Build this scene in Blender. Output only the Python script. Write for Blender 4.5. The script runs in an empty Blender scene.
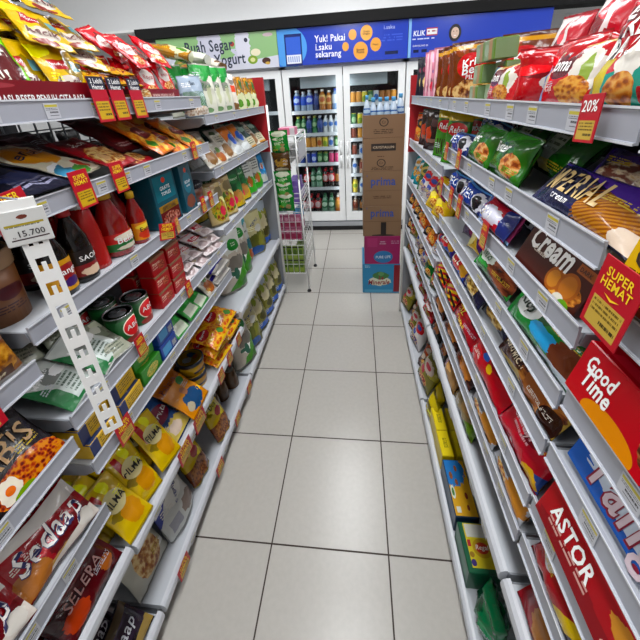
import bpy, bmesh, math, random
import numpy as np
from mathutils import Matrix, Vector, noise
C = bpy.context.scene.collection
SC = bpy.context.scene
rnd = random.Random(7)
PI = math.pi

# ------------------------------------------------------------------ camera
def set_camera():
    yaw, pitch, roll = -0.124, 0.398, -0.059
    cy, sy = math.cos(yaw), math.sin(yaw)
    f = Vector((sy*math.cos(pitch), cy*math.cos(pitch), -math.sin(pitch)))
    r = Vector((cy, -sy, 0)); u = r.cross(f)
    r2 = r*math.cos(roll)+u*math.sin(roll); u2 = -r*math.sin(roll)+u*math.cos(roll)
    cd = bpy.data.cameras.new('camera'); c = bpy.data.objects.new('camera', cd); C.objects.link(c)
    m = Matrix.Identity(4)
    for i in range(3):
        m[i][0] = r2[i]; m[i][1] = u2[i]; m[i][2] = -f[i]
    m[0][3], m[1][3], m[2][3] = 0.311, -0.629, 1.43
    c.matrix_world = m
    cd.sensor_width = 36; cd.lens = 334.26/640*36; cd.shift_y = -(320-235.83)/640
    cd.clip_start = 0.02; cd.clip_end = 50
    SC.camera = c
set_camera()
# ------------------------------------------------------------------ world, exposure
W = bpy.data.worlds.new('world'); SC.world = W; W.use_nodes = True
W.node_tree.nodes['Background'].inputs[0].default_value = (0.9, 0.95, 1, 1)
W.node_tree.nodes['Background'].inputs[1].default_value = 0.3
SC.view_settings.view_transform = 'Standard'; SC.view_settings.look = 'None'
SC.view_settings.gamma = 1; SC.view_settings.use_curve_mapping = False
SC.view_settings.exposure = EXPOSURE = 0.0
LAMP_W = 23.5
# ceiling lamps of the shop: (x, y, length along y)
LAMPS = [(0.2, -1.6, 1.2), (0.2, 0.2, 1.2), (0.2, 1.7, 1.2), (-1.6, -0.6, 1.2), (-1.6, 1.4, 1.2), (2.0, -0.6, 1.2), (2.0, 1.4, 1.2)]
CEIL = 2.85

# ------------------------------------------------------------------ helpers
def lin(h):
    if not isinstance(h, str): return (*h, 1) if len(h) == 3 else h
    h = h.lstrip('#')
    if len(h) == 3: h = ''.join(a*2 for a in h)
    o = []
    for i in (0, 2, 4):
        v = int(h[i:i+2], 16)/255
        o.append(v/12.92 if v <= .04045 else ((v+.055)/1.055)**2.4)
    return (*o, 1)

MATS = {}
def mat(name, base, shapes=(), rough=.4, metal=0, bump=0, bscale=30, emit=0, noise_amt=0, coat=0):
    key = name
    if key in MATS: return MATS[key]
    m = bpy.data.materials.new(name); m.use_nodes = True; MATS[key] = m
    nt = m.node_tree; N = nt.nodes; L = nt.links
    b = N['Principled BSDF']; b.inputs['Roughness'].default_value = rough; b.inputs['Metallic'].default_value = metal
    if coat: b.inputs['Coat Weight'].default_value = coat
    col = None
    def const(c):
        n = N.new('ShaderNodeRGB'); n.outputs[0].default_value = lin(c); return n.outputs[0]
    uv = None
    def UV():
        nonlocal uv
        if uv is None:
            n = N.new('ShaderNodeUVMap'); n.uv_map = 'UVMap'; uv = n.outputs[0]
        return uv
    def math_(op, a, bb=None):
        n = N.new('ShaderNodeMath'); n.operation = op
        for i, v in enumerate((a, bb)):
            if v is None: continue
            if isinstance(v, (int, float)): n.inputs[i].default_value = v
            else: L.new(v, n.inputs[i])
        return n.outputs[0]
    def mapping(cx, cy, rx, ry):
        n = N.new('ShaderNodeMapping'); L.new(UV(), n.inputs[0])
        n.inputs['Location'].default_value = (-cx/rx, -cy/ry, 0); n.inputs['Scale'].default_value = (1/rx, 1/ry, 0)
        return n.outputs[0]
    def mix(fac, a, c):
        n = N.new('ShaderNodeMix'); n.data_type = 'RGBA'
        L.new(fac, n.inputs[0]); L.new(a, n.inputs[6])
        if isinstance(c, str): n.inputs[7].default_value = lin(c)
        else: L.new(c, n.inputs[7])
        return n.outputs[2]
    def noisen(scale, detail=2, vec=None):
        n = N.new('ShaderNodeTexNoise'); n.inputs['Scale'].default_value = scale; n.inputs['Detail'].default_value = detail
        L.new(vec or UV(), n.inputs['Vector']); return n.outputs[0]
    def ell(cx, cy, rx, ry, wob=0):
        v = mapping(cx, cy, rx, ry)
        n = N.new('ShaderNodeVectorMath'); n.operation = 'LENGTH'; L.new(v, n.inputs[0]); l = n.outputs['Value']
        if wob: l = math_('ADD', l, math_('MULTIPLY', math_('SUBTRACT', noisen(9), .5), wob*2))
        return math_('LESS_THAN', l, 1)
    def rect(x0, y0, x1, y1):
        v = mapping((x0+x1)/2, (y0+y1)/2, (x1-x0)/2, (y1-y0)/2)
        a = N.new('ShaderNodeVectorMath'); a.operation = 'ABSOLUTE'; L.new(v, a.inputs[0])
        s = N.new('ShaderNodeSeparateXYZ'); L.new(a.outputs[0], s.inputs[0])
        return math_('LESS_THAN', math_('MAXIMUM', s.outputs[0], s.outputs[1]), 1)
    if shapes:
        col = const(base)
        for s in shapes:
            k = s[0]
            if k == 'e': col = mix(ell(*s[1:5]), col, s[5])
            elif k == 'w': col = mix(ell(*s[1:5], wob=.35), col, s[5])
            elif k == 'r': col = mix(rect(*s[1:5]), col, s[5])
            elif k == 'd':      # half plane a*u+b*v > c
                n = N.new('ShaderNodeVectorMath'); n.operation = 'DOT_PRODUCT'; L.new(UV(), n.inputs[0]); n.inputs[1].default_value = (s[1], s[2], 0)
                col = mix(math_('GREATER_THAN', n.outputs['Value'], s[3]), col, s[4])
            elif k == 'f':      # food: wobbly blob in three tones, s: cx cy rx ry c1 c2 c3 scale
                vo = N.new('ShaderNodeTexVoronoi'); vo.inputs['Scale'].default_value = s[8] if len(s) > 8 else 15; L.new(UV(), vo.inputs['Vector'])
                cr = N.new('ShaderNodeValToRGB'); L.new(math_('ADD', vo.outputs['Distance'], math_('MULTIPLY', math_('SUBTRACT', noisen(19, 4), .5), 1.1)), cr.inputs[0])
                e = cr.color_ramp.elements; e[0].color = lin(s[5]); e[0].position = .2; e[1].color = lin(s[7]); e[1].position = .75
                x = e.new(.45); x.color = lin(s[6])
                col = mix(ell(*s[1:5], wob=.15), col, cr.outputs[0])
            elif k == 't':      # rows of unreadable fine print, s: x0 y0 x1 y1 colour rows
                rows = s[6] if len(s) > 6 else 4
                mp = N.new('ShaderNodeMapping'); L.new(UV(), mp.inputs[0]); h = (s[4]-s[2])
                mp.inputs['Scale'].default_value = (26, 0, 0)
                sx = N.new('ShaderNodeSeparateXYZ'); L.new(UV(), sx.inputs[0])
                row = math_('MULTIPLY', math_('SUBTRACT', sx.outputs[1], s[2]), rows/h)
                fr = math_('FRACT', row); on = math_('GREATER_THAN', fr, .5)
                cv = N.new('ShaderNodeCombineXYZ'); L.new(math_('MULTIPLY', sx.outputs[0], 40), cv.inputs[0]); L.new(math_('MULTIPLY', math_('FLOOR', row), 7.3), cv.inputs[1])
                ns = N.new('ShaderNodeTexNoise'); ns.inputs['Scale'].default_value = 1; L.new(cv.outputs[0], ns.inputs['Vector'])
                f = math_('MULTIPLY', math_('MULTIPLY', on, rect(*s[1:5])), math_('GREATER_THAN', ns.outputs[0], .45))
                col = mix(f, col, s[5])
            elif k == 's':      # stripes along v, s: x0 y0 x1 y1 colour count angle
                mp = N.new('ShaderNodeMapping'); L.new(UV(), mp.inputs[0]); mp.inputs['Rotation'].default_value = (0, 0, s[7] if len(s) > 7 else 0)
                sx = N.new('ShaderNodeSeparateXYZ'); L.new(mp.outputs[0], sx.inputs[0])
                f = math_('MULTIPLY', math_('GREATER_THAN', math_('FRACT', math_('MULTIPLY', sx.outputs[0], s[6])), .5), rect(*s[1:5]))
                col = mix(f, col, s[5])
    if noise_amt:
        if col is None: col = const(base)
        tc = N.new('ShaderNodeTexCoord')
        n1 = N.new('ShaderNodeTexNoise'); n1.inputs['Scale'].default_value = 40; n1.inputs['Detail'].default_value = 5; L.new(tc.outputs['Object'], n1.inputs['Vector'])
        mr = N.new('ShaderNodeMapRange'); L.new(n1.outputs[0], mr.inputs[0]); mr.inputs[3].default_value = 1-noise_amt; mr.inputs[4].default_value = 1+noise_amt
        vm = N.new('ShaderNodeVectorMath'); vm.operation = 'SCALE'; L.new(col, vm.inputs[0]); L.new(mr.outputs[0], vm.inputs['Scale']); col = vm.outputs[0]
    if col is None: b.inputs['Base Color'].default_value = lin(base)
    else: L.new(col, b.inputs['Base Color'])
    if bump:
        tc = N.new('ShaderNodeTexCoord')
        n1 = N.new('ShaderNodeTexNoise'); n1.inputs['Scale'].default_value = bscale; n1.inputs['Detail'].default_value = 3; n1.inputs['Distortion'].default_value = 1.2
        L.new(tc.outputs['Object'], n1.inputs['Vector'])
        bp = N.new('ShaderNodeBump'); bp.inputs['Strength'].default_value = bump; bp.inputs['Distance'].default_value = .01
        L.new(n1.outputs[0], bp.inputs['Height']); L.new(bp.outputs[0], b.inputs['Normal'])
    if emit:
        b.inputs['Emission Color'].default_value = lin(base); b.inputs['Emission Strength'].default_value = emit
    return m

class MB:
    """collects geometry with uvs and material slots, built as one mesh"""
    def __init__(s): s.v = []; s.f = []; s.u = []; s.mi = []; s.mats = []; s.sm = []
    def slot(s, m):
        if m not in s.mats: s.mats.append(m)
        return s.mats.index(m)
    def add(s, vs, fs, m, uvs=None, smooth=False, M=None):
        o = len(s.v); k = s.slot(m)
        s.v += [tuple(M @ Vector(p)) if M else tuple(p) for p in vs]
        for i, f in enumerate(fs):
            s.f.append([a+o for a in f]); s.mi.append(k); s.sm.append(smooth)
            s.u.append([uvs[a] for a in f] if uvs else [(0, 0)]*len(f))
        return s
    def box(s, a, b, m, M=None, bev=0):
        x0, y0, z0 = a; x1, y1, z1 = b
        w = (x1-x0) or 1; h = (z1-z0) or 1
        if bev:
            e = bev; P = []; ch = [(x0+e, y0, x1-e, y1)]
            vs = []; ring = [(x0+e, y0), (x1-e, y0), (x1, y0+e), (x1, y1-e), (x1-e, y1), (x0+e, y1), (x0, y1-e), (x0, y0+e)]
            cx, cyy = (x0+x1)/2, (y0+y1)/2
            for zz, k in ((z0, e), (z0+e, 0), (z1-e, 0), (z1, e)):
                for (px, py) in ring:
                    sx = 1-k/max(1e-6, (x1-x0)/2) if k else 1; sy = 1-k/max(1e-6, (y1-y0)/2) if k else 1
                    vs.append((cx+(px-cx)*sx, cyy+(py-cyy)*sy, zz))
            fs = [list(range(7, -1, -1)), list(range(24, 32))]
            for r in range(3):
                for i in range(8): fs.append([r*8+i, r*8+(i+1) % 8, (r+1)*8+(i+1) % 8, (r+1)*8+i])
        else:
            vs = [(x0, y0, z0), (x1, y0, z0), (x1, y1, z0), (x0, y1, z0), (x0, y0, z1), (x1, y0, z1), (x1, y1, z1), (x0, y1, z1)]
            fs = [(0, 3, 2, 1), (4, 5, 6, 7), (0, 1, 5, 4), (1, 2, 6, 5), (2, 3, 7, 6), (3, 0, 4, 7)]
        uv = [((p[0]-x0)/w, (p[2]-z0)/h) for p in vs]
        return s.add(vs, fs, m, uv, M=M)
    def lathe(s, prof, m, seg=20, sx=1, sy=1, M=None, a0=0, a1=2*PI, smooth=True, off=(0, 0)):
        full = abs(a1-a0-2*PI) < 1e-4; n = seg if full else seg+1
        vs = []; uv = []; z0, z1 = prof[0][1], prof[-1][1]
        for r, z in prof:
            for i in range(n):
                a = a0+(a1-a0)*i/seg
                vs.append((r*math.cos(a)*sx+off[0], r*math.sin(a)*sy+off[1], z)); uv.append((i/seg, (z-z0)/((z1-z0) or 1)))
        fs = []
        for j in range(len(prof)-1):
            for i in range(seg):
                a = j*n+i; b = j*n+(i+1) % n
                fs.append((a, b, b+n, a+n))
        if full:
            if prof[0][0] > 1e-4: fs.append(tuple(range(n-1, -1, -1)))
            if prof[-1][0] > 1e-4: fs.append(tuple(range((len(prof)-1)*n, len(prof)*n)))
        return s.add(vs, fs, m, uv, smooth, M)
    def tube(s, pts, r, m, seg=6):
        for a, b in zip(pts[:-1], pts[1:]):
            a = Vector(a); b = Vector(b); d = b-a; l = d.length
            if l < 1e-6: continue
            M = Matrix.Translation(a) @ d.to_track_quat('Z', 'Y').to_matrix().to_4x4()
            s.lathe([(r, 0), (r, l)], m, seg, M=M)
        return s
    def mesh(s, name):
        me = bpy.data.meshes.new(name); me.from_pydata(s.v, [], s.f)
        for m in s.mats: me.materials.append(m)
        me.polygons.foreach_set('material_index', s.mi); me.polygons.foreach_set('use_smooth', s.sm)
        ul = me.uv_layers.new(name='UVMap'); flat = []
        for u in s.u:
            for a in u: flat += [a[0], a[1]]
        ul.data.foreach_set('uv', flat); me.update(); return me
    def build(s, name, parent=None):
        o = bpy.data.objects.new(name, s.mesh(name)); C.objects.link(o); o.parent = parent; return o

def empty(name, label, cat, loc=(0, 0, 0), rz=0, group=None):
    o = bpy.data.objects.new(name, None); C.objects.link(o); o.location = loc; o.rotation_euler = (0, 0, rz); o.empty_display_size = .05
    o['label'] = label; o['category'] = cat
    if group: o['group'] = group
    return o
def tag(o, label, cat, group=None):
    o['label'] = label; o['category'] = cat
    if group: o['group'] = group
    return o
def struct(o, label=None):
    o['kind'] = 'structure'
    if label: o['label'] = label
    return o

# ---- lettering: glyph outlines as thin geometry on a surface
_TC = {}
def glyphs(txt, bold=.02, shear=0, sub=0):
    k = (txt, bold, shear)
    if k in _TC: return _TC[k]
    cu = bpy.data.curves.new('lettering', 'FONT'); cu.body = txt; cu.size = 1; cu.offset = bold*.5; cu.space_character = 1.06; cu.shear = shear
    cu.resolution_u = 2; cu.align_x = 'CENTER'; cu.space_line = .85
    ob = bpy.data.objects.new('lettering', cu)
    me = bpy.data.meshes.new_from_object(ob)
    bm = bmesh.new(); bm.from_mesh(me)
    bmesh.ops.remove_doubles(bm, verts=bm.verts, dist=1e-4)
    vs = [v.co.copy() for v in bm.verts]; fs = [[v.index for v in f.verts] for f in bm.faces]
    bm.free(); bpy.data.objects.remove(ob); bpy.data.curves.remove(cu); bpy.data.meshes.remove(me)
    if vs:
        x0 = min(v.x for v in vs); x1 = max(v.x for v in vs); y0 = min(v.y for v in vs); y1 = max(v.y for v in vs)
    else: x0 = y0 = 0; x1 = y1 = 1
    vs = [(v.x-(x0+x1)/2, v.y-(y0+y1)/2) for v in vs]
    _TC[k] = (vs, fs, x1-x0, y1-y0); return _TC[k]
INK = {}
def ink(c):
    if c not in INK: INK[c] = mat('ink_'+c.strip('#'), c, rough=.45)
    return INK[c]
def letter(mb, w, h, texts, front):
    """texts: (string, u, v, width fraction, colour[, rotation, shear, height squeeze, bold]) ; front(x, z) -> y"""
    for ti, t in enumerate(texts):
        s, u, v, wf, c = t[:5]; rot = t[5] if len(t) > 5 else 0; sh = t[6] if len(t) > 6 else 0; sq = t[7] if len(t) > 7 else 1; bd = t[8] if len(t) > 8 else .02
        vs, fs, tw, th = glyphs(s, bd, sh); k = wf*w/tw
        cr, sr = math.cos(rot), math.sin(rot); P = []
        for a, b in vs:
            a *= k; b *= k*sq
            x = (u-.5)*w+a*cr-b*sr; z = v*h+a*sr+b*cr
            P.append((x, front(x, z)-.0003*ti, z))
        mb.add(P, fs, ink(c), None)

# ------------------------------------------------------------------ product builders: each returns [(part name, mesh)], first is the body
def bag(w, h, d, m, texts=(), kind='pouch', seed=0, wr=.004, crimp=.05, lip=1.0):
    """pillow pouch ('pouch'), the same lying sideways ('roll'), or a stand-up bag ('stand'); origin bottom centre, front -y"""
    mb = MB(); nu, nv = 14, 14; so = seed*11.7
    def half(u, v):
        if kind == 'roll': u, v = v, u
        e = max(0, 1-abs(2*u-1)**(2.2 if kind != 'roll' else 2))**.5
        if kind == 'stand':
            t = max(0, 1-v**2.6)**.7*min(1, .75+v*1.2) if v < 1 else 0
        else:
            vv = (v-crimp)/(1-2*crimp)
            t = 0 if vv <= 0 or vv >= 1 else (1-abs(2*vv-1)**3)**.55
        return d/2*e*t
    def pos(u, v, side):
        hh = half(u, v); x = (u-.5)*w; z = v*h
        if kind == 'pouch': x *= 1-.07*math.sin(PI*v)
        if kind == 'roll': z = h/2+(z-h/2)*(1-.12*math.sin(PI*u))
        if kind == 'stand': x *= 1-.10*v*v*(1 if v < .9 else .6)
        n = noise.noise(Vector((x*38+so, z*38, so+side*3)))*1.3+noise.noise(Vector((x*90+so, z*75, so)))*.7
        k = min(1, hh/(d*.2+1e-9)); y = -side*hh + n*wr*(0.35+k)
        if kind != 'roll' and (v < crimp or v > 1-crimp) and not (kind == 'stand' and v < .5): y += .0035*math.sin(u*26)*w*3
        return (x, y-(.0006*side), z)
    for side in (1, -1):
        vs = []; uv = []
        for j in range(nv+1):
            v = (j/nv); v = .5-.5*math.cos(PI*v) if kind != 'stand' else v
            for i in range(nu+1):
                u = .5-.5*math.cos(PI*i/nu); vs.append(pos(u, v, side)); uv.append((u, v))
        fs = []
        for j in range(nv):
            for i in range(nu):
                a = j*(nu+1)+i; q = (a, a+1, a+nu+2, a+nu+1); fs.append(q if side == 1 else q[::-1])
        mb.add(vs, fs, m, uv, True)
        if kind == 'stand' and side == -1:
            o = len(mb.v); n0 = [mb.v[i] for i in range(nu+1)]; n1 = vs[:nu+1]
            mb.add(n0+n1, [(i, i+nu+1, i+nu+2, i+1) for i in range(nu)], m, [(.5, 0)]*(2*nu+2))
    letter(mb, w, h, texts, lambda x, z: pos(min(1, max(0, x/w/(1-.07*math.sin(PI*z/h) if kind == 'pouch' else 1)+.5)), min(1, max(0, z/h)), 1)[1]-.0015)
    return [('bag', mb.mesh('bag'))]
def carton(w, h, d, m, texts=(), top=None, side=None, bev=.0015, toptexts=()):
    mb = MB(); mb.box((-w/2, 0, 0), (w/2, d, h), m, bev=bev)
    e = .0004
    if top: mb.add([(-w/2+bev*2, bev*2, h+e), (w/2-bev*2, bev*2, h+e), (w/2-bev*2, d-bev*2, h+e), (-w/2+bev*2, d-bev*2, h+e)], [(0, 1, 2, 3)], top, [(0, 0), (1, 0), (1, 1), (0, 1)])
    if side:
        for s in (-1, 1):
            q = [(s*(w/2+e), bev*2, bev*2), (s*(w/2+e), d-bev*2, bev*2), (s*(w/2+e), d-bev*2, h-bev*2), (s*(w/2+e), bev*2, h-bev*2)]
            mb.add(q, [(0, 1, 2, 3) if s > 0 else (3, 2, 1, 0)], side, [(0, 0), (1, 0), (1, 1), (0, 1)] if s > 0 else [(1, 0), (0, 0), (0, 1), (1, 1)])
    letter(mb, w, h, texts, lambda x, z: -.0008)
    if toptexts:
        t2 = MB(); letter(t2, w, d, toptexts, lambda x, z: 0)
        for a, b, c in ((1, 1, 1),):
            vs = [(p[0], p[2], h+.001) for p in t2.v]; o = len(mb.v)
            mb.v += vs
            for f, k in zip(t2.f, t2.mi):
                mb.f.append([i+o for i in f]); mb.mi.append(mb.slot(t2.mats[k])); mb.sm.append(False); mb.u.append([(0, 0)]*len(f))
    return [('box', mb.mesh('box'))]
def bottle(r, h, body, cap, label=None, kind='sauce', texts=(), lab=(.15, .5), flat=1, spout=None):
    P = {'sauce': [(.9, 0), (1, .02), (1, .5), (.93, .6), (.55, .78), (.36, .86), (.36, .92)],
         'jug': [(.8, 0), (.97, .04), (1, .3), (.85, .55), (.62, .68), (.4, .82), (.36, .88)],
         'soda': [(.75, 0), (.95, .03), (1, .12), (.92, .3), (1, .42), (1, .6), (.8, .74), (.45, .86), (.34, .9), (.34, .93)],
         'water': [(.9, 0), (1, .02), (.96, .2), (1, .24), (.96, .3), (1, .5), (1, .66), (.7, .8), (.38, .87), (.38, .92)],
         'can': [(.8, 0), (1, .05), (1, .9), (.84, .97), (.82, 1.0)],
         'squeeze': [(1, 0), (1, .05), (.95, .5), (.7, .82), (.45, .88)]}[kind]
    b = MB(); b.lathe([(0, 0)]+[(a*r, z*h) for a, z in P]+[(0, P[-1][1]*h)], body, 16, 1, flat)
    out = [('bottle_body', b.mesh('bottle_body'))]
    if kind != 'can':
        c = MB(); z0 = P[-1][1]*h-.006; rc = P[-1][0]*r*1.25
        if spout: c.lathe([(rc, z0), (rc, z0+(h-z0)*.4), (rc*.5, z0+(h-z0)*.5), (rc*.45, h), (0, h)], cap, 12)
        else: c.lathe([(rc, z0), (rc, h-.002), (rc*.9, h), (0, h)], cap, 14)
        out.append(('cap', c.mesh('cap')))
    else:
        c = MB(); c.lathe([(.84*r, .972*h), (.86*r, 1.003*h), (.8*r, 1.006*h), (.78*r, .985*h), (0, .985*h)], cap, 14); out.append(('lid', c.mesh('lid')))
    if label:
        l = MB(); e = .0008
        def rad(z):
            z /= h
            for (a0, b0), (a1, b1) in zip(P[:-1], P[1:]):
                if b0 <= z <= b1: return r*(a0+(a1-a0)*(z-b0)/(b1-b0))
            return r*P[0][0]
        zs = [lab[0]*h+(lab[1]-lab[0])*h*i/5 for i in range(6)]
        l.lathe([(rad(z)+e, z) for z in zs], label, 14, 1, flat, a0=PI*1.0, a1=PI*2.0)
        # wrapped lettering
        for t in texts:
            s, v, wf, col = t[:4]; vs, fs, tw, th = glyphs(s); arc = PI*wf; k = arc*r/tw; Q = []
            for a, bb in vs:
                z = (lab[0]+(lab[1]-lab[0])*v)*h+bb*k; ang = -PI/2+a*k/r; rr = rad(z)+e*2
                Q.append((rr*math.cos(ang), rr*math.sin(ang)*flat, z))
            l.add(Q, fs, ink(col))
        out.append(('label', l.mesh('label')))
    return out
def can(r, h, side, metal, texts=()):
    b = MB(); b.lathe([(0, 0), (r*.97, 0), (r, .004), (r, h-.004)], side, 24)
    for t in texts:
        s, v, wf, col = t[:4]; vs, fs, tw, th = glyphs(s); k = PI*wf*r/tw
        b.add([((r+.0008)*math.cos(-PI/2+a*k/r), (r+.0008)*math.sin(-PI/2+a*k/r), v*h+z*k) for a, z in vs], fs, ink(col))
    l = MB(); l.lathe([(r, h-.004), (r*1.02, h-.001), (r*.99, h), (r*.93, h-.001), (r*.91, h-.004), (r*.6, h-.004), (r*.57, h-.0025), (0, h-.0025)], metal, 24)
    t = MB(); t.box((-r*.16, -r*.1, h-.0025), (r*.16, r*.55, h-.001), metal, bev=.0006)
    return [('can_body', b.mesh('can_body')), ('lid', l.mesh('lid')), ('pull_tab', t.mesh('pull_tab'))]
def tub(r, h, side, lidm, m_top, texts=(), taper=.88):
    b = MB(); b.lathe([(0, 0), (r*taper, 0), (r*.97, h*.8)], side, 28)
    for t in texts:
        s, v, wf, col = t[:4]; vs, fs, tw, th = glyphs(s); k = PI*wf*r/tw
        b.add([((r*(taper+(.97-taper)*v)+.001)*math.cos(-PI/2+a*k/r), (r*(taper+(.97-taper)*v)+.001)*math.sin(-PI/2+a*k/r), v*h*.8+z*k) for a, z in vs], fs, ink(col))
    l = MB(); l.lathe([(r, h*.76), (r*1.03, h*.78), (r*1.03, h*.97), (r*.98, h), (r*.9, h*.985)], lidm, 28)
    top = [( .9*r*math.cos(a*2*PI/28), .9*r*math.sin(a*2*PI/28), h*.985) for a in range(28)]
    l.add(top, [tuple(range(28))], m_top, [(.5+p[0]/r/1.8, .5+p[1]/r/1.8) for p in top])
    return [('tub_body', b.mesh('tub_body')), ('lid', l.mesh('lid'))]

PROD = {}     # key -> dict(parts, size, name, cat, look)
def P(key, name, cat, look, size, builder, variants=1, cent=True):
    PROD[key] = dict(b=builder, v=variants, size=size, name=name, cat=cat, look=look, cache={}, cent=cent)
LOG = []      # every placed product, labelled at the end
def inst(key, M, where, shelfkey, var=0, order=0.0, place=None):
    p = PROD[key]; var %= p['v']
    if var not in p['cache']: p['cache'][var] = p['b'](var)
    parts = p['cache'][var]
    if len(parts) == 1:
        o = bpy.data.objects.new(p['name'], parts[0][1]); C.objects.link(o)
    else:
        o = bpy.data.objects.new(p['name'], None); o.empty_display_size = .02; C.objects.link(o)
        for n, me in parts:
            c = bpy.data.objects.new(n, me); C.objects.link(c); c.parent = o
    o.matrix_world = M
    o['category'] = p['cat']; o['group'] = p['look']+'s '+where
    LOG.append((o, key, where, order, place)); return o
def coords(key, var):
    p = PROD[key]; var %= p['v']
    if var not in p['cache']: p['cache'][var] = p['b'](var)
    if ('co', var) not in p['cache']:
        out = []
        for n, me in p['cache'][var]:
            a = np.empty(len(me.vertices)*3); me.vertices.foreach_get('co', a); out.append(a.reshape(-1, 3))
        p['cache'][('co', var)] = np.concatenate(out)
    return p['cache'][('co', var)]
from mathutils.bvhtree import BVHTree
SOLID = []     # (low, high, tree, weight) of everything already standing
def polys(key, var):
    p = PROD[key]; var %= p['v']
    if ('po', var) not in p['cache']:
        out = []; o = 0
        for n, me in p['cache'][var]:
            out += [[i+o for i in f.vertices] for f in me.polygons]; o += len(me.vertices)
        p['cache'][('po', var)] = out
    return p['cache'][('po', var)]
def solid_object(root, w=3):
    bpy.context.view_layer.update()
    for o in [root]+list(root.children_recursive):
        if o.type != 'MESH': continue
        v = [o.matrix_world @ q.co for q in o.data.vertices]
        a = np.array([tuple(q) for q in v])
        SOLID.append((a.min(0), a.max(0), BVHTree.FromPolygons([tuple(q) for q in v], [list(f.vertices) for f in o.data.polygons]), w))
TRY = [(0, 0, 0, 1)]
for _s in (1, .94, .87):
    for _m in (.004, .009, .016):
        for _d in ((0, 0, 1), (1, 0, 0), (0, 1, 0), (0, -1, 0), (0, 1, 1), (0, -1, 1), (1, 0, 1), (1, 1, 0), (1, -1, 0)): TRY.append((_d[0]*_m, _d[1]*_m, _d[2]*_m, _s))
for _m in (.024, .034, .046, .06): TRY += [(_m, 0, 0, 1), (_m, 0, .006, 1), (_m, 0, .014, .94), (0, 0, _m*.7, .94), (_m, .012, .006, .94), (_m, -.012, .006, .94)]
TRY += [(.03, 0, .01, .8), (.05, 0, .01, .8), (.0, 0, .02, .8), (.08, 0, 0, .9)]
STAT = [0, 0]
def settle(key, var, R, x, y, z, sc, lo, hi, face, opt):
    """nudge a product a few millimetres (up, back or along the shelf) until it touches nothing that already stands there"""
    co = coords(key, var) @ np.array(R.to_3x3()).T*sc; po = polys(key, var)
    sx = 1 if face == 'R' else -1 if face == 'L' else 0; sy = 1
    near = [s for s in SOLID if all(s[0][i] < hi[i]+(x, y, z)[i]+.03 and s[1][i] > lo[i]+(x, y, z)[i]-.03 for i in range(3))]
    best = None
    for dx, dy, dz, k in TRY:
        ax = np.array([(hi[0] if face == 'L' else lo[0] if face == 'R' else (lo[0]+hi[0])/2), (lo[1]+hi[1])/2, lo[2]])
        off = np.array([x+dx*sx, y+dy, z+dz])+ax*(1-k)
        c = co*k+off; l = c.min(0); h = c.max(0); cost = 0; t = None
        for s in near:
            if (s[0] < h).all() and (s[1] > l).all():
                if t is None: t = BVHTree.FromPolygons(c.tolist(), po)
                if t.overlap(s[2]):
                    cost += s[3]
                    if best and cost >= best[0]: break
        if best is None or cost < best[0]:
            best = (cost, off, k, l, h, t, c)
        if cost == 0: break
    cost, off, k, l, h, t, c = best
    if cost and opt: return None
    if t is None: t = BVHTree.FromPolygons(c.tolist(), po)
    SOLID.append((l, h, t, 1)); STAT[0] += 1; STAT[1] += cost > 0
    return float(off[0]), float(off[1]), float(off[2]), sc*k
def put(key, x, y, z, face, tilt=0, roll=0, yaw=0, var=None, where='', order=None, place=None, lift=True, front=True, sc=1, opt=False):
    """face L: looks to +X, R: looks to -X, F: looks to -Y; tilt leans the top away; base of the thing comes to z"""
    w, h, d = [s*sc for s in PROD[key]['size']]
    rz = {'L': PI/2, 'R': -PI/2, 'F': 0}[face]+yaw
    R = Matrix.Rotation(rz, 4, 'Z') @ Matrix.Rotation(-math.radians(tilt), 4, 'X') @ Matrix.Rotation(math.radians(roll), 4, 'Y')
    if var is None: var = rnd.randrange(9)
    co = coords(key, var) @ np.array(R.to_3x3()).T * sc; lo = co.min(0); hi = co.max(0)
    if lift: z -= lo[2]
    if front:
        if face == 'L': x -= hi[0]
        if face == 'R': x -= lo[0]
        y -= (hi[1]+lo[1])/2
    got = settle(key, var, R, x, y, z, sc, lo, hi, face, opt)
    if got is None: return None
    x, y, z, sc = got
    M = Matrix.Translation((x, y, z)) @ R @ Matrix.Scale(sc, 4)
    return inst(key, M, where, where, var, y if order is None else order, place)

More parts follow.
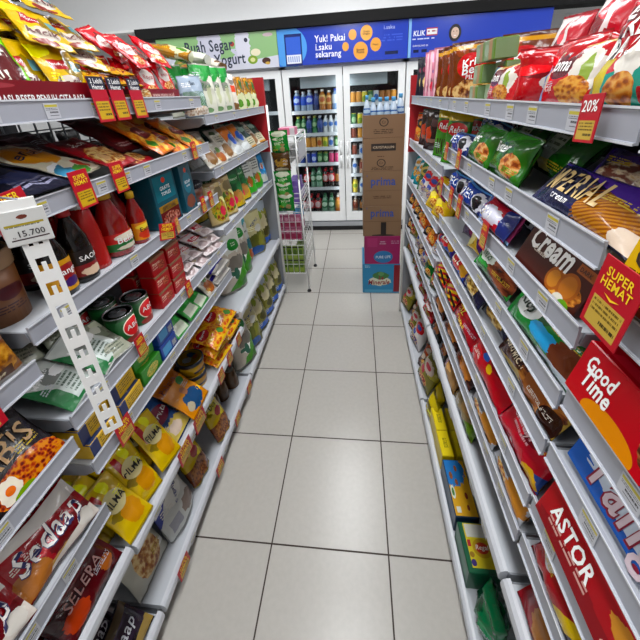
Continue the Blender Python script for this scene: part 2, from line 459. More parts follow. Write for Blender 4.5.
# ------------------------------------------------------------------ the room
M_floor = bpy.data.materials.new('floor_tiles')
def floor_mat():
    m = M_floor; m.use_nodes = True; nt = m.node_tree; N = nt.nodes; L = nt.links; b = N['Principled BSDF']
    tc = N.new('ShaderNodeTexCoord'); sx = N.new('ShaderNodeSeparateXYZ'); L.new(tc.outputs['Object'], sx.inputs[0])
    def md(op, a, v=None):
        n = N.new('ShaderNodeMath'); n.operation = op
        for i, q in enumerate((a, v)):
            if q is None: continue
            if isinstance(q, (int, float)): n.inputs[i].default_value = q
            else: L.new(q, n.inputs[i])
        return n.outputs[0]
    g = []
    for k in (0, 1):
        f = md('FRACT', md('DIVIDE', md('ADD', sx.outputs[k], 40), .4)); g.append(md('LESS_THAN', md('MINIMUM', f, md('SUBTRACT', 1, f)), .0062))
    grout = md('MAXIMUM', g[0], g[1])
    cv = N.new('ShaderNodeCombineXYZ')
    for k in (0, 1): L.new(md('FLOOR', md('DIVIDE', md('ADD', sx.outputs[k], 40), .4)), cv.inputs[k])
    wn = N.new('ShaderNodeTexWhiteNoise'); L.new(cv.outputs[0], wn.inputs['Vector'])
    n1 = N.new('ShaderNodeTexNoise'); n1.inputs['Scale'].default_value = 60; n1.inputs['Detail'].default_value = 6; L.new(tc.outputs['Object'], n1.inputs['Vector'])
    n2 = N.new('ShaderNodeTexNoise'); n2.inputs['Scale'].default_value = 3; n2.inputs['Detail'].default_value = 3; L.new(tc.outputs['Object'], n2.inputs['Vector'])
    cr = N.new('ShaderNodeValToRGB'); cr.color_ramp.elements[0].color = lin('b2aea7'); cr.color_ramp.elements[1].color = lin('c9c5be')
    v = md('ADD', md('MULTIPLY', n1.outputs[0], .5), md('ADD', md('MULTIPLY', n2.outputs[0], .1), md('MULTIPLY', wn.outputs[0], .15))); L.new(v, cr.inputs[0])
    mx = N.new('ShaderNodeMix'); mx.data_type = 'RGBA'; L.new(grout, mx.inputs[0]); L.new(cr.outputs[0], mx.inputs[6]); mx.inputs[7].default_value = lin('3a2f29')
    L.new(mx.outputs[2], b.inputs['Base Color'])
    L.new(md('ADD', md('MULTIPLY', grout, .5), .26), b.inputs['Roughness'])
    bp = N.new('ShaderNodeBump'); bp.inputs['Strength'].default_value = .3; bp.inputs['Distance'].default_value = .002
    L.new(md('SUBTRACT', md('MULTIPLY', n1.outputs[0], .12), grout), bp.inputs['Height']); L.new(bp.outputs[0], b.inputs['Normal'])
floor_mat()
m_wall = mat('white_wall', 'dfe0e1', rough=.8, noise_amt=.02)
m_ceil = mat('white_ceiling', 'd8d8d6', rough=.9)
X0, X1, Y0, Y1 = -3.2, 3.6, -3.2, 3.9
o = MB().box((X0, Y0, -.1), (X1, Y1, 0), M_floor).build('floor'); struct(o)
for n, a, b in (('wall_back', (X0, Y1, 0), (X1, Y1+.1, CEIL)), ('wall_front', (X0, Y0-.1, 0), (X1, Y0, CEIL)),
                ('wall_left', (X0-.1, Y0, 0), (X0, Y1, CEIL)), ('wall_right', (X1, Y0, 0), (X1+.1, Y1, CEIL))):
    struct(MB().box(a, b, m_wall).build(n))
struct(MB().box((X0, Y0, CEIL), (X1, Y1, CEIL+.1), m_ceil).build('ceiling'))
# boxed-in soffit wall over the coolers
struct(MB().box((X0, 3.02, 2.1), (X1, Y1-.002, CEIL-.002), m_wall).build('wall_soffit'))
struct(MB().box((X0, 2.9, 2.085), (X1, 3.02, 2.105), mat('white_trim', 'ececea', rough=.5)).build('trim_1'))
m_tube = mat('lit_tube', 'ffffff', emit=4); m_white = mat('white_enamel', 'e6e7e6', rough=.35)
for i, (lx, ly, ll) in enumerate(LAMPS):
    t = empty('ceiling_light', 'white twin tube ceiling light over the shop floor', 'ceiling light', (lx, ly, CEIL), group='ceiling lights')
    MB().box((-.14, -ll/2, -.05), (.14, ll/2, 0), m_white).build('housing', t)
    f = MB(); f.lathe([(.016, -ll/2+.03), (.016, ll/2-.03)], m_tube, 10, M=Matrix.Translation((-.06, 0, -.07)) @ Matrix.Rotation(PI/2, 4, 'X'))
    f.build('tube', t)
    f = MB(); f.lathe([(.016, -ll/2+.03), (.016, ll/2-.03)], m_tube, 10, M=Matrix.Translation((.06, 0, -.07)) @ Matrix.Rotation(PI/2, 4, 'X'))
    f.build('tube', t)
    ld = bpy.data.lights.new('tube_light', 'AREA'); ld.shape = 'RECTANGLE'; ld.size = .3; ld.size_y = ll; ld.energy = LAMP_W; ld.color = (.97, .985, 1)
    lo = bpy.data.objects.new('tube_light', ld); C.objects.link(lo); lo.location = (0, 0, -.095); lo.parent = t

# ------------------------------------------------------------------ gondolas
m_rail = mat('grey_price_rail', '9ea1ab', rough=.35, noise_amt=.03)
m_railw = mat('white_price_rail', 'c9ccd2', rough=.3)
m_edge = mat('rail_edge', 'cfd2d8', rough=.3)
m_board = mat('white_shelf_board', 'bcc0c6', rough=.4)
m_steel = mat('grey_steel', '8f939a', rough=.4, metal=.3)
m_dark = mat('dark_back_panel', '2b2c30', rough=.7)
m_red = mat('red_panel', 'a81620', rough=.4)
m_blk = mat('black_plastic', '111114', rough=.4)
m_tag = mat('price_card', 'b9bbc2', [('r', .05, .74, .95, .9, 'b9ad3c'), ('t', .08, .5, .92, .68, '555555', 2), ('r', .25, .18, .9, .22, '4a4a52'), ('t', .3, .24, .9, .46, '26262a', 1)], rough=.4)
m_tagy = mat('yellow_price_card', 'd8bd2c', [('t', .1, .5, .9, .9, '6b5a10', 4), ('t', .35, .12, .9, .4, '3a2f10', 1)], rough=.4)
def rail(side, L, curved):
    """price rail along +y from 0 to L, hanging at the shelf front; face towards +x; top at z=0"""
    b = MB(); m = m_railw if curved else m_rail
    if curved: pr = [(-.004, 0), (.003, -.001), (.010, -.006), (.013, -.018), (.011, -.03), (.004, -.04), (-.004, -.042)]
    else: pr = [(-.003, .0005), (.0015, .0005), (.0018, -.002), (.0005, -.003), (.0005, -.035), (.0028, -.0355), (.0028, -.038), (-.003, -.038)]
    n = len(pr)
    vs = [(x, y, z) for y in (0, L) for x, z in pr]
    b.add(vs, [(i, (i+1) % n, (i+1) % n+n, i+n) for i in range(n)]+[tuple(range(n)), tuple(range(2*n-1, n-1, -1))], m)
    if not curved: b.box((.0012, 0, -.0015), (.0024, L, .0012), m_edge).box((.0022, 0, -.0385), (.0036, L, -.036), m_edge)
    return b
def gondola(name, label, side, y0, y1, zs, curved, deep, mesh_top=False, tags=()):
    """side -1: stands left of the aisle and faces +x. zs: heights of the rail tops"""
    t = empty(name, label, 'shelf unit', (FX[side], y0, 0)); L = y1-y0
    s = -side         # outward direction
    def M(): return Matrix.Scale(s, 4, (1, 0, 0))
    def fix(b):
        if s < 0:
            b.v = [(-x, y, z) for x, y, z in b.v]; b.f = [f[::-1] for f in b.f]; b.u = [u[::-1] for u in b.u]
        return b
    D = deep
    g = .003
    fix(MB().box((-D-.03, g, .0), (-.03, L-g, .035), m_steel)).build('base', t)
    for yy in (g, L-g-.03):
        b = MB().box((-D-.03, yy, 0), (-D, yy+.03, 1.52), m_steel)
        for k in range(46): b.box((-D-.0005, yy+.011, .06+k*.031), (-D+.0006, yy+.019, .075+k*.031), m_blk)
        fix(b).build('upright', t)
    ztop = zs[1]-.03 if mesh_top else 1.50
    fix(MB().box((-D-.022, .03+g, .035), (-D-.008, L-.03-g, ztop), m_dark)).build('back_panel', t)
    if mesh_top:
        b = MB(); k = .03+g
        while k < L-.03: b.box((-D-.016, k, ztop), (-D-.012, k+.004, 1.5), m_steel); k += .05
        z = ztop+.02
        while z < 1.5: b.box((-D-.017, .03, z), (-D-.013, L-.03, z+.004), m_steel); z += .05
        fix(b).build('wire_grid', t)
    for i, z in enumerate(zs):
        dd = D-.005
        sh = MB(); last = i == len(zs)-1
        sh.box((-dd, g+.0035, z-.035), (-.004, L-g-.0035, z-.012), m_board)
        so = fix(sh).build('shelf_board', t)
        rb = rail(side, L-2*g, z in curved or last); rb.v = [(a, b+g, c+z) for a, b, c in rb.v]
        fix(rb).build('price_rail', so)
        if not last:
            for yy in (g, L-g-.003):
                br = MB(); vs = [(-dd, yy, z-.012), (-.01, yy, z-.012), (-.006, yy, z-.03), (-.03, yy, z-.045), (-dd, yy, z-.075)]
                vs += [(a, b+.003, c) for a, b, c in vs]
                br.add(vs, [(0, 1, 2, 3, 4), (9, 8, 7, 6, 5)]+[(k, (k+1) % 5, (k+1) % 5+5, k+5)[::-1] for k in range(5)], m_steel)
                fix(br).build('bracket', so)
        # price cards in the rail
        y = .06+rnd.random()*.05
        while y < L-.07:
            tb = MB(); cur = z in curved or last
            if cur: q = [(.0116, y, z-.036), (.0116, y+.032, z-.036), (.0136, y+.032, z-.012), (.0136, y, z-.012)]
            else: q = [(.0008, y, z-.034), (.0008, y+.032, z-.034), (.0008, y+.032, z-.006), (.0008, y, z-.006)]
            q = [(a+.0009, b, c) for a, b, c in q]
            uv = [(0, 0), (1, 0), (1, 1), (0, 1)] if s > 0 else [(1, 0), (0, 0), (0, 1), (1, 1)]
            for a, b_, m2 in ((0, 0, m_tag),):
                tb.add(q+[(a-.0005, b, c) for a, b, c in q], [(0, 1, 2, 3), (7, 6, 5, 4), (0, 4, 5, 1), (1, 5, 6, 2), (2, 6, 7, 3), (3, 7, 4, 0)], m_tag, uv+uv)
            fix(tb).build('price_card', so)
            y += rnd.choice((.09, .12, .16, .22))
    return t
FX = {-1: -.27, 1: .605}
LEV = {'L0': (-1.0, -.215, [1.45, 1.215, 1.02, .82, .60, .42, .09], (.42,)), 'L1': (-.21, .67, [1.45, 1.285, 1.08, .86, .72, .40, .09], (.40,)),
       'L2': (.675, 1.58, [1.385, 1.175, .92, .48, .09], (.48,)),
       'R0': (-1.0, -.24, [1.395, 1.19, 1.03, .915, .78, .67, .51, .085], (.51,)), 'R1': (-.235, .56, [1.40, 1.25, 1.125, 1.01, .905, .765, .655, .51, .085], (.51,)),
       'R2': (.565, 1.36, [1.40, 1.18, .965, .82, .66, .51, .085], (.51,))}
BAYL = {'L0': 'grey shelf bay of noodles beside the white slotted hanging strip', 'L1': 'grey shelf bay holding the sauce bottles and yellow flour pouches',
        'L2': 'grey shelf bay of rice bags next to the white wire rack', 'R0': 'grey shelf bay holding the big red wafer and cookie boxes',
        'R1': 'grey shelf bay holding blue cookie rolls, opposite the sauce bottles', 'R2': 'grey shelf bay of candy bags beside the stacked cartons'}
for k, (a, b, zs, cv) in LEV.items():
    solid_object(gondola('shelf_unit', BAYL[k], -1 if k[0] == 'L' else 1, a, b, zs, cv, .36, k == 'L1'))
# end panels at the far ends
def end_panel(x0, x1, y, top, label, col_in):
    t = empty('end_panel', label, 'end panel', (0, y, 0))
    MB().box((x0, .001, .0), (x1, .02, 1.1), m_steel).build('panel_board', t)
    MB().box((x0, .0, 1.102), (x1, .021, top), m_red).build('red_board', t)
    xf = x1 if x1 < 0 else x0
    b = MB(); b.lathe([(.011, 0), (.011, top-.16)], m_white, 12, M=Matrix.Translation((xf, .011, 0))); b.build('edge_post', t)
end_panel(-.64, -.262, 1.585, 1.55, 'red end panel with silver post beside the wire rack', m_red)
end_panel(.598, .97, 1.365, 1.5, 'red end panel with white post beside the stacked cartons', m_red)

# ------------------------------------------------------------------ coolers
m_frame = mat('cooler_white', 'eef0f0', rough=.3); m_in = mat('cooler_inside', '24262c', rough=.6); m_wire = mat('cooler_shelf', 'b8bcc2', rough=.4)
m_glass = bpy.data.materials.new('door_glass'); m_glass.use_nodes = True
def glass_mat():
    nt = m_glass.node_tree; N = nt.nodes; L = nt.links; N.clear()
    o = N.new('ShaderNodeOutputMaterial'); tr = N.new('ShaderNodeBsdfTransparent'); tr.inputs[0].default_value = (.93, .96, .96, 1)
    gl = N.new('ShaderNodeBsdfGlossy'); gl.inputs['Roughness'].default_value = .03; fr = N.new('ShaderNodeFresnel'); fr.inputs[0].default_value = 1.3
    mx = N.new('ShaderNodeMixShader'); L.new(fr.outputs[0], mx.inputs[0]); L.new(tr.outputs[0], mx.inputs[1]); L.new(gl.outputs[0], mx.inputs[2]); L.new(mx.outputs[0], o.inputs[0])
glass_mat()
YF = 2.887
SHZ = {'A': [1.29, 1.07, .925, .76, .49, .175], 'B': [1.345, 1.14, 1.0, .83, .63, .415, .185]}
def cooler(x0, x1, label, kind, shelves):
    t = empty('drinks_cooler', label, 'cooler', (0, YF, 0)); D = .66
    def B(n, boxes, m, par=t):
        b = MB()
        for q in boxes: b.box(q[:3], q[3:], m)
        return b.build(n, par)
    body = B('cabinet', [(x0, .045, .06, x0+.03, D, 2.0), (x1-.03, .045, .06, x1, D, 2.0), (x0, D-.03, .06, x1, D, 2.0), (x0, .045, 1.67, x1, D, 2.0)], m_frame)
    B('lining', [(x0+.032, D-.04, .16, x1-.032, D-.032, 1.66), (x0+.031, .06, .16, x0+.036, D-.04, 1.66), (x1-.036, .06, .16, x1-.031, D-.04, 1.66), (x0+.032, .06, 1.655, x1-.032, D-.04, 1.66)], m_in)
    B('floor_pan', [(x0+.03, .045, .06, x1-.03, D-.03, .165)], m_wire)
    B('bumper', [(x0, -.01, .065, x1, .045, .11)], mat('bumper_grey', '9b9ea2', rough=.4)); B('plinth', [(x0, .03, 0, x1, .06, .06)], m_blk)
    B('lamp_cover', [(x0+.16, .10, 1.50, x1-.16, .16, 1.60)], mat('lamp_cover', 'aab4bc', rough=.3))
    mid = (x0+x1)/2; W2 = (x1-x0)/2
    for k in (0, 1):
        a = x0+k*W2+.004; b_ = a+W2-.008; f = .062
        d = B('door', [(a, 0, .125, a+f, .04, 1.668), (b_-f, 0, .125, b_, .04, 1.668), (a+f, 0, .125, b_-f, .04, .225), (a+f, 0, 1.60, b_-f, .04, 1.668)], m_frame)
        arch = MB(); n = 12; vs = []
        for i in range(n+1):
            u = i/n; xx = a+f+(b_-a-2*f)*u; vs += [(xx, -.002, 1.60), (xx, -.002, 1.61+.022*math.sin(PI*u)), (xx, .0, 1.60), (xx, .0, 1.61+.022*math.sin(PI*u))]
        arch.add(vs, [(4*i, 4*i+4, 4*i+5, 4*i+1) for i in range(n)]+[(4*i+1, 4*i+5, 4*i+7, 4*i+3) for i in range(n)], m_frame); arch.build('arch_moulding', d)
        B('glass', [(a+f-.004, .016, .22, b_-f+.004, .022, 1.605)], m_glass, d)
        hx = b_-.03 if k == 0 else a+.03
        h = MB(); h.tube([(hx, -.002, .72), (hx, -.03, .74), (hx, -.034, .85), (hx, -.03, .96), (hx, -.002, .98)], .011, m_frame, 8); h.build('handle', d)
        sh = shelves[k] if shelves else [1.3, 1.0, .7, .4]
        for z in sh[:-1]:
            s = B('shelf', [(a+.03, .10, z-.03, b_-.03, .56, z-.018)], m_wire)
            B('shelf_lip', [(a+.03, .092, z-.035, b_-.03, .10, z)], m_railw, s)
        # lamp strip behind the door post
        ld = bpy.data.lights.new('cooler_light', 'AREA'); ld.shape = 'RECTANGLE'; ld.size = .04; ld.size_y = 1.3; ld.energy = 1.0; ld.color = (.95, .98, 1)
        for sx in (a+f*.6, b_-f*.6):
            lo = bpy.data.objects.new('cooler_light', ld); C.objects.link(lo); lo.parent = t; lo.location = (sx, .055, .92)
            lo.matrix_local = Matrix.Translation((sx, .052, .92)) @ Vector((.28 if sx < (a+b_)/2 else -.28, .4, 0)).to_track_quat('-Z', 'Y').to_matrix().to_4x4()
    hb = MB(); banner(hb, x0, x1); hb.build('header_sign', t)
    return t
def sign_face(hb, x0, x1, z0, z1, m, texts):
    w, h = x1-x0, z1-z0
    o = len(hb.v); hb.box((x0, -.055, z0), (x1, .045, z1), m)
    t2 = MB(); letter(t2, w, h, texts, lambda x, z: -.0565)
    hb.add([((x0+x1)/2+a, b, z0+c) for a, b, c in t2.v], [], ink('#ffffff'))
    base = len(hb.v)-len(t2.v)
    for f, k in zip(t2.f, t2.mi):
        hb.f.append([i+base for i in f]); hb.mi.append(hb.slot(t2.mats[k])); hb.sm.append(False); hb.u.append([(0, 0)]*len(f))
ZB0, ZB1 = 1.695, 1.995
m_b0 = mat('green_banner', '8fbb7e', [('w', .58, .35, .12, .75, 'c9c9dc'), ('d', .25, -.6, .05, 'cfd0dd'), ('w', .36, .95, .36, .75, '8fbb7e'), ('w', .45, .75, .1, .6, 'ccccdd'), ('w', .1, .1, .2, .35, 'c8cad8'), ('w', .72, .7, .06, .55, 'd8d8e6'),
    ('e', .635, .72, .018, .07, 'a83a30'), ('e', .75, .8, .015, .06, '303048'), ('e', .82, .45, .04, .1, 'e8e0c0'), ('e', .79, .25, .04, .12, '7fa02c'), ('e', .79, .25, .02, .06, 'd8d890'), ('e', .9, .2, .035, .09, '4a2a22'), ('e', .91, .13, .02, .04, 'c9a040'),
    ('e', .93, .9, .04, .05, 'c9b0b8'), ('e', .25, .2, .03, .1, 'b88a50'), ('f', .18, .25, .06, .18, 'b05028', 'd0a050', '6a8a40')], rough=.25)
m_b1 = mat('blue_banner', '2440b4', [('d', -1, 0, -.16, '3a78d4'), ('e', .09, .5, .14, .55, '4f9be6'), ('r', .055, .0, .19, .86, '1c2a6a'), ('r', .065, .06, .18, .78, '3561cf'), ('r', .065, .06, .18, .3, 'e2e6f2'), ('s', .075, .1, .175, .26, '7890c8', 60),
    ('e', .53, .42, .025, .12, 'e8a13c'), ('e', .585, .72, .03, .14, 'e8a13c'), ('e', .69, .74, .045, .2, 'ecab46'), ('e', .645, .28, .055, .24, 'e8a13c'), ('e', .76, .42, .04, .18, 'e8a13c'), ('t', .8, .45, .96, .66, '3a58cc', 3), ('r', .83, .13, .93, .22, '15204a'), ('t', .31, .06, .42, .16, '101840', 1)], rough=.2)
m_b2 = mat('blue_app_banner', '2a44b6', [('d', -1, 0, -.02, '7fb4ea'), ('t', .03, .43, .19, .49, 'c8d0ee', 1), ('r', .04, .12, .08, .2, '10183c'), ('r', .10, .12, .14, .2, '10183c'), ('r', .13, .54, .21, .74, 'b03848'), ('r', .133, .57, .207, .71, 'e8e8ea'), ('t', .14, .6, .2, .67, 'a02838', 1)], rough=.2)
def banner(hb, x0, x1):
    if x1 < -.3: sign_face(hb, x0, x1, ZB0, ZB1, m_b0, [('Buah Segar', .44, .66, .40, '#1d2b40', .02, 0, 1.35, .035), ('& Yogurt', .56, .26, .34, '#1d2b40', .02, 0, 1.3, .035)])
    elif x1 < 1: sign_face(hb, x0, x1, ZB0, ZB1, m_b1, [('Yuk! Pakai', .41, .68, .235, '#eef0fa', 0, 0, 1.25, .03), ('i.saku', .36, .46, .125, '#eef0fa', 0, 0, 1.15, .03), ('sekarang', .395, .24, .20, '#eef0fa', 0, 0, 1.15, .03), ('i.saku', .86, .84, .08, '#aab8ec', 0, 0, 1, .01),
                                                        ('Banyak\nPromo', .645, .28, .06, '#3a2a10'), ('Gratis\nOngkir', .69, .74, .055, '#6a4a18'), ('Cepat', .76, .42, .04, '#6a4a18')])
    else: sign_face(hb, x0, x1, ZB0, ZB1, m_b2, [('KLIK', .078, .62, .085, '#eef0fa', 0, .1, 1.2, .04), ('DOWNLOAD DI', .09, .3, .11, '#dfe4f6', 0, 0, 1.1, .02)])
cooler(-1.58, -.412, 'white glass door cooler under the green fruit and yogurt banner', 0, None)
cooler(-.408, .765, 'white two door drinks cooler under the blue payment banner', 1, (SHZ['A'], SHZ['B']))
cooler(.769, 1.94, 'white glass door cooler under the blue app banner', 2, None)
struct(MB().box((-1.75, 2.80, 2.0), (X1, 3.0, 2.085), mat('black_fascia', '050506', rough=.9)).build('trim_2'))
# portrait on the app banner: a head in a dark scarf
p = MB(); pc = (1.163, YF-.056, 1.876)
p.add([(pc[0]+.052*math.cos(a*PI/12), pc[1]-.0012, pc[2]-.012+.066*math.sin(a*PI/12)) for a in range(24)], [tuple(range(24))], ink('#17151c'))
p.add([(pc[0]+.033*math.cos(a*PI/12), pc[1]-.0022, pc[2]-.012+.043*math.sin(a*PI/12)) for a in range(24)], [tuple(range(24))], ink('#d8b8a4'))
for dx in (-.013, .013): p.add([(pc[0]+dx+.005*math.cos(a*PI/4), pc[1]-.003, pc[2]+.0+.003*math.sin(a*PI/4)) for a in range(8)], [tuple(range(8))], ink('#1a1210'))
p.add([(pc[0]+.012*math.cos(a*PI/4), pc[1]-.003, pc[2]-.032+.004*math.sin(a*PI/4)) for a in range(8)], [tuple(range(8))], ink('#f0e8e8'))
q = p.build('portrait_sticker'); tag(q, 'printed face in a dark headscarf on the blue app banner', 'sticker')

# ------------------------------------------------------------------ packaging artwork
WH = '#f2f2f0'; YE = '#f5d020'; RD = '#c01420'; BK = '#141214'
def vivid(h, s=1.3, g=.9):
    h = h.strip('#'); h = ''.join(a*2 for a in h) if len(h) == 3 else h
    c = [int(h[i:i+2], 16) for i in (0, 2, 4)]; y = .3*c[0]+.59*c[1]+.11*c[2]
    return ''.join('%02x' % max(0, min(255, int((y+(v-y)*s)*(g if y < 190 else .95)))) for v in c)
def vsh(shapes): return [tuple(vivid(v) if isinstance(v, str) and i else v for i, v in enumerate(q)) for q in shapes]
def shade(h, k):
    h = h.strip('#'); return ''.join('%02x' % max(0, min(255, int(int(h[i:i+2], 16)*k))) for i in (0, 2, 4))
def film(name, base, shapes=(), rough=.28, bump=.25, bs=22):
    """printed film: tonal swirls behind the artwork, small print, and the crimped seals"""
    q = random.Random(name); lt = q.choice(('d8d4cc', 'd8c050', 'c8ccd4', shade(base, 1.6)))
    pre = [('w', q.uniform(.1, .9), q.uniform(.2, .9), q.uniform(.15, .4), q.uniform(.06, .2), shade(base, .66)), ('w', q.uniform(.1, .9), q.uniform(.2, .9), q.uniform(.1, .3), q.uniform(.05, .12), shade(base, 1.35))]
    u = q.choice((.08, .62)); v = q.uniform(.08, .8)
    post = [('t', u, v, u+.3, v+.12, lt, 3), ('r', 0, 0, 1, .03, shade(base, .7)), ('r', 0, .97, 1, 1, shade(base, .8))]
    return mat(name, vivid(base), vsh(pre+list(shapes)+post), rough=rough, bump=bump, bscale=bs, coat=.08)
def card(name, base, shapes=(), rough=.4): return mat(name, vivid(base), vsh(shapes), rough=rough)
def bagp(key, name, cat, look, w, h, d, m, texts=(), kind='pouch', variants=3, wr=.004, crimp=.05):
    P(key, name, cat, look, (w, h, d), lambda v: bag(w, h, d, m, texts, kind, v+hash_(key), wr, crimp), variants)
def hash_(s): return sum(ord(c)*(i+1) for i, c in enumerate(s)) % 97
def boxp(key, name, cat, look, w, h, d, m, texts=(), top=None, side=None, toptexts=()):
    P(key, name, cat, look, (w, h, d), lambda v: carton(w, h, d, m, texts, top, side, toptexts=toptexts), 1, cent=False)
FOODR = ('8a3a18', 'c98a3a', 'e8c878')
# --- sauce side
bagp('racik', 'seasoning_sachet', 'sachet', 'yellow seasoning sachet', .11, .13, .012, film('racik_film', 'dcb91c', [('e', .46, .28, .34, .15, 'cfc6bc'), ('r', .22, .52, .64, .68, 'a01420'), ('w', .4, .08, .25, .06, '7c2a20'), ('r', .78, .5, .95, .68, '6fa0a8')], rough=.22),
     [('Indofood', .43, .60, .34, WH), ('Racik', .46, .30, .62, '#5a1018', .0, .35, 1.1, .02)], wr=.005)
bagp('rasa', 'seasoning_sachet', 'sachet', 'lime green seasoning sachet', .13, .16, .018, film('lime_film', '7cc41c', [('e', .45, .35, .5, .4, '3a0f14'), ('e', .45, .36, .44, .34, '5b1a1e')], rough=.2), [('RAISA', .47, .45, .6, '#e8e0d0', .05, .2, 1.2), ('ku', .5, .22, .3, '#e8e0d0')])
bagp('royco', 'seasoning_sachet', 'sachet', 'red seasoning sachet', .10, .13, .018, film('red_film', 'b81224', [('e', .5, .5, .36, .2, 'e6e2dc'), ('f', .5, .2, .35, .12, '8a1a10', 'd08a30', 'e8d0a0'), ('r', .1, .9, .9, .93, 'e8e0d8')], rough=.25), [('Royco', .5, .5, .5, '#b01020', 0, .3)])
bagp('sachet', 'spice_sachet', 'sachet', 'gold spice sachet', .10, .12, .014, film('gold_film', 'c79a1c', [('f', .5, .3, .4, .22, '5a1a10', 'b8681c', 'e0b850', 12), ('r', .1, .6, .9, .8, '7a1a18')], rough=.2), [('SAJIKU', .5, .7, .6, YE)])
def tray(key, w, h, d, col, texts, look, sh=()):
    m = card('tray_'+key, col, sh, rough=.3)
    def b(v):
        b = MB(); t = .003
        b.box((-w/2, 0, 0), (w/2, t, h), m).box((-w/2, d-t, 0), (w/2, d, h), m).box((-w/2, t, 0), (-w/2+t, d-t, h), m).box((w/2-t, t, 0), (w/2, d-t, h), m).box((-w/2+t, t, 0), (w/2-t, d-t, t), m)
        letter(b, w, h, texts, lambda x, z: -.0008); return [('tray', b.mesh('tray'))]
    P(key, 'display_tray', 'tray', look, (w, h, d), b, 1, cent=False)
tray('tray1', .38, .045, .26, '6d0f1c', [('INSPIRASI RESEP PENUH CITA RASA', .53, .30, .6, WH, 0, 0, 1.5, .03)], 'dark red display tray with white slogan', [('e', .3, .8, .12, .1, '9a4048')])
tray('tray2', .22, .035, .2, '74101e', [('www.royco.co.id', .55, .5, .55, '#e8c0b8')], 'dark red display tray with food picture', [('f', .12, .5, .12, .5, '8a4a10', 'd8a030', 'e8e0c0')])
bagp('vermicelli', 'vegetable_bag', 'bag', 'pale blue bag printed with green grass', .115, .15, .05, film('grass_film', 'aebccb', [('s', .05, .22, .95, .62, '3f6a38', 30, .3), ('s', .05, .2, .95, .5, '57803c', 22, -.35), ('f', .5, .12, .5, .14, 'b89a80', 'd8c8b8', 'efe8dc')], rough=.25), [('Sun', .5, .82, .25, '#345')], kind='stand')
bagp('ricewhite', 'rice_bag', 'bag', 'white small rice bag with green crown', .12, .2, .05, film('ricew_film', 'dfe0d2', [('w', .5, 1.0, .7, .28, '1f8a3c'), ('w', .5, .95, .3, .3, '3aa050'), ('s', .2, .2, .35, .6, '5f8a58', 14, .5), ('w', .6, .4, .1, .2, 'c8ccae'), ('e', .5, .1, .2, .05, '7a9a70')], rough=.25), [('Rice', .5, .58, .4, '#2a6a3a', .1, .2)], kind='stand')
bagp('ricered', 'rice_bag', 'bag', 'white small bag with orange label', .09, .18, .05, film('ricer_film', 'e3ddd0', [('r', .2, .5, .85, .68, 'd2512c'), ('w', .5, .1, .4, .12, '7a5a38')], rough=.25), kind='stand')
bagp('ricegold', 'grain_bag', 'bag', 'gold and green small grain bag', .09, .17, .05, film('riceg_film', 'b98820', [('s', .1, .5, .9, 1, '5a3a10', 9, .4), ('w', .5, .25, .5, .25, 'd9dcb8'), ('w', .3, .2, .2, .12, '5a8a30'), ('w', .7, .75, .12, .15, '3c6a3a')], rough=.25), kind='stand')
def flatp(key, look, base, sh, tx=(), w=.14, h=.19, d=.016, name='seasoning_pack', cat='pack'): bagp(key, name, cat, look, w, h, d, film(key+'_film', base, sh), tx)
flatp('flatnavy', 'dark navy flat snack pack', '1a1c2c', [('w', .5, .5, .35, .3, '3f4670'), ('r', 0, .9, 1, .94, 'c8c8cc'), ('t', .2, .1, .8, .3, '9a9ab0', 3)])
flatp('flatenjoy', 'pale yellow flat pack with orange oval', 'e8e2cc', [('e', .5, .62, .44, .28, 'e2a024'), ('w', .2, .15, .2, .12, '4a90b0'), ('w', .75, .2, .16, .1, 'c04030'), ('w', .5, .1, .2, .08, '5a9a48')], [('emoji', .5, .64, .6, '#2a2440', .1, .2)])
flatp('flatmaroon', 'maroon flat spice pack', '4a0d16', [('r', .0, .86, 1, .9, 'b09098'), ('w', .5, .35, .35, .2, '6a1a20'), ('t', .15, .1, .85, .2, 'c0a0a0', 2)])
flatp('flatred', 'red flat pack with a food picture', '8c1222', [('f', .5, .35, .45, .26, '7a2810', 'd08a38', 'f0d8a0'), ('w', .55, .75, .3, .12, '6a0c18'), ('e', .3, .3, .12, .1, 'e8c090')], [('Saori', .5, .76, .5, WH, 0, .2)])
flatp('flatnoodle', 'orange noodle pack with maroon oval', 'd9781c', [('f', .5, .45, .5, .42, 'c05a10', 'e89a28', 'f4cf6a', 7), ('e', .55, .52, .34, .14, '5a1420'), ('e', .55, .52, .26, .09, '7a2030'), ('w', .3, .25, .16, .1, '3f8a30')], [('La Fonte', .55, .52, .4, '#f0d8d0')], .13, .19)
# sauce bottles
kec = mat('black_soy_sauce', '0d0806', rough=.12); redsauce = mat('red_chilli_sauce', '8e0c0a', rough=.12, coat=.5); capo = mat('orange_cap', 'b5662a', rough=.35); capr = mat('red_cap', 'b8141c', rough=.35)
capy = mat('yellow_cap', 'e0b01c', rough=.35); capw = mat('white_cap', 'e4e4e2', rough=.35)
lk = card('soy_label', 'd8a21c', [('e', .5, .6, .3, .25, '8a1418'), ('w', .5, .25, .25, .14, '3a1a60')]); lr = card('chilli_label', '1f6a34', [('r', 0, .45, 1, 1, 'b82018'), ('e', .5, .75, .3, .2, 'e8e0d0'), ('w', .5, .15, .3, .12, 'd8d0c0')]); ly = card('small_sauce_label', 'e0921c', [('w', .5, .3, .35, .25, 'c03a18'), ('e', .5, .75, .4, .15, 'e8d050')])
ls = card('saus_label', '1c1412', [('r', 0, .1, 1, .5, '7a1a20'), ('w', .5, .22, .3, .15, 'e0c8b0')])
def botp(key, name, cat, look, r, h, *a, **k): P(key, name, cat, look, (2*r, h, 2*r), lambda v: bottle(r, h, *a, **k), 1)
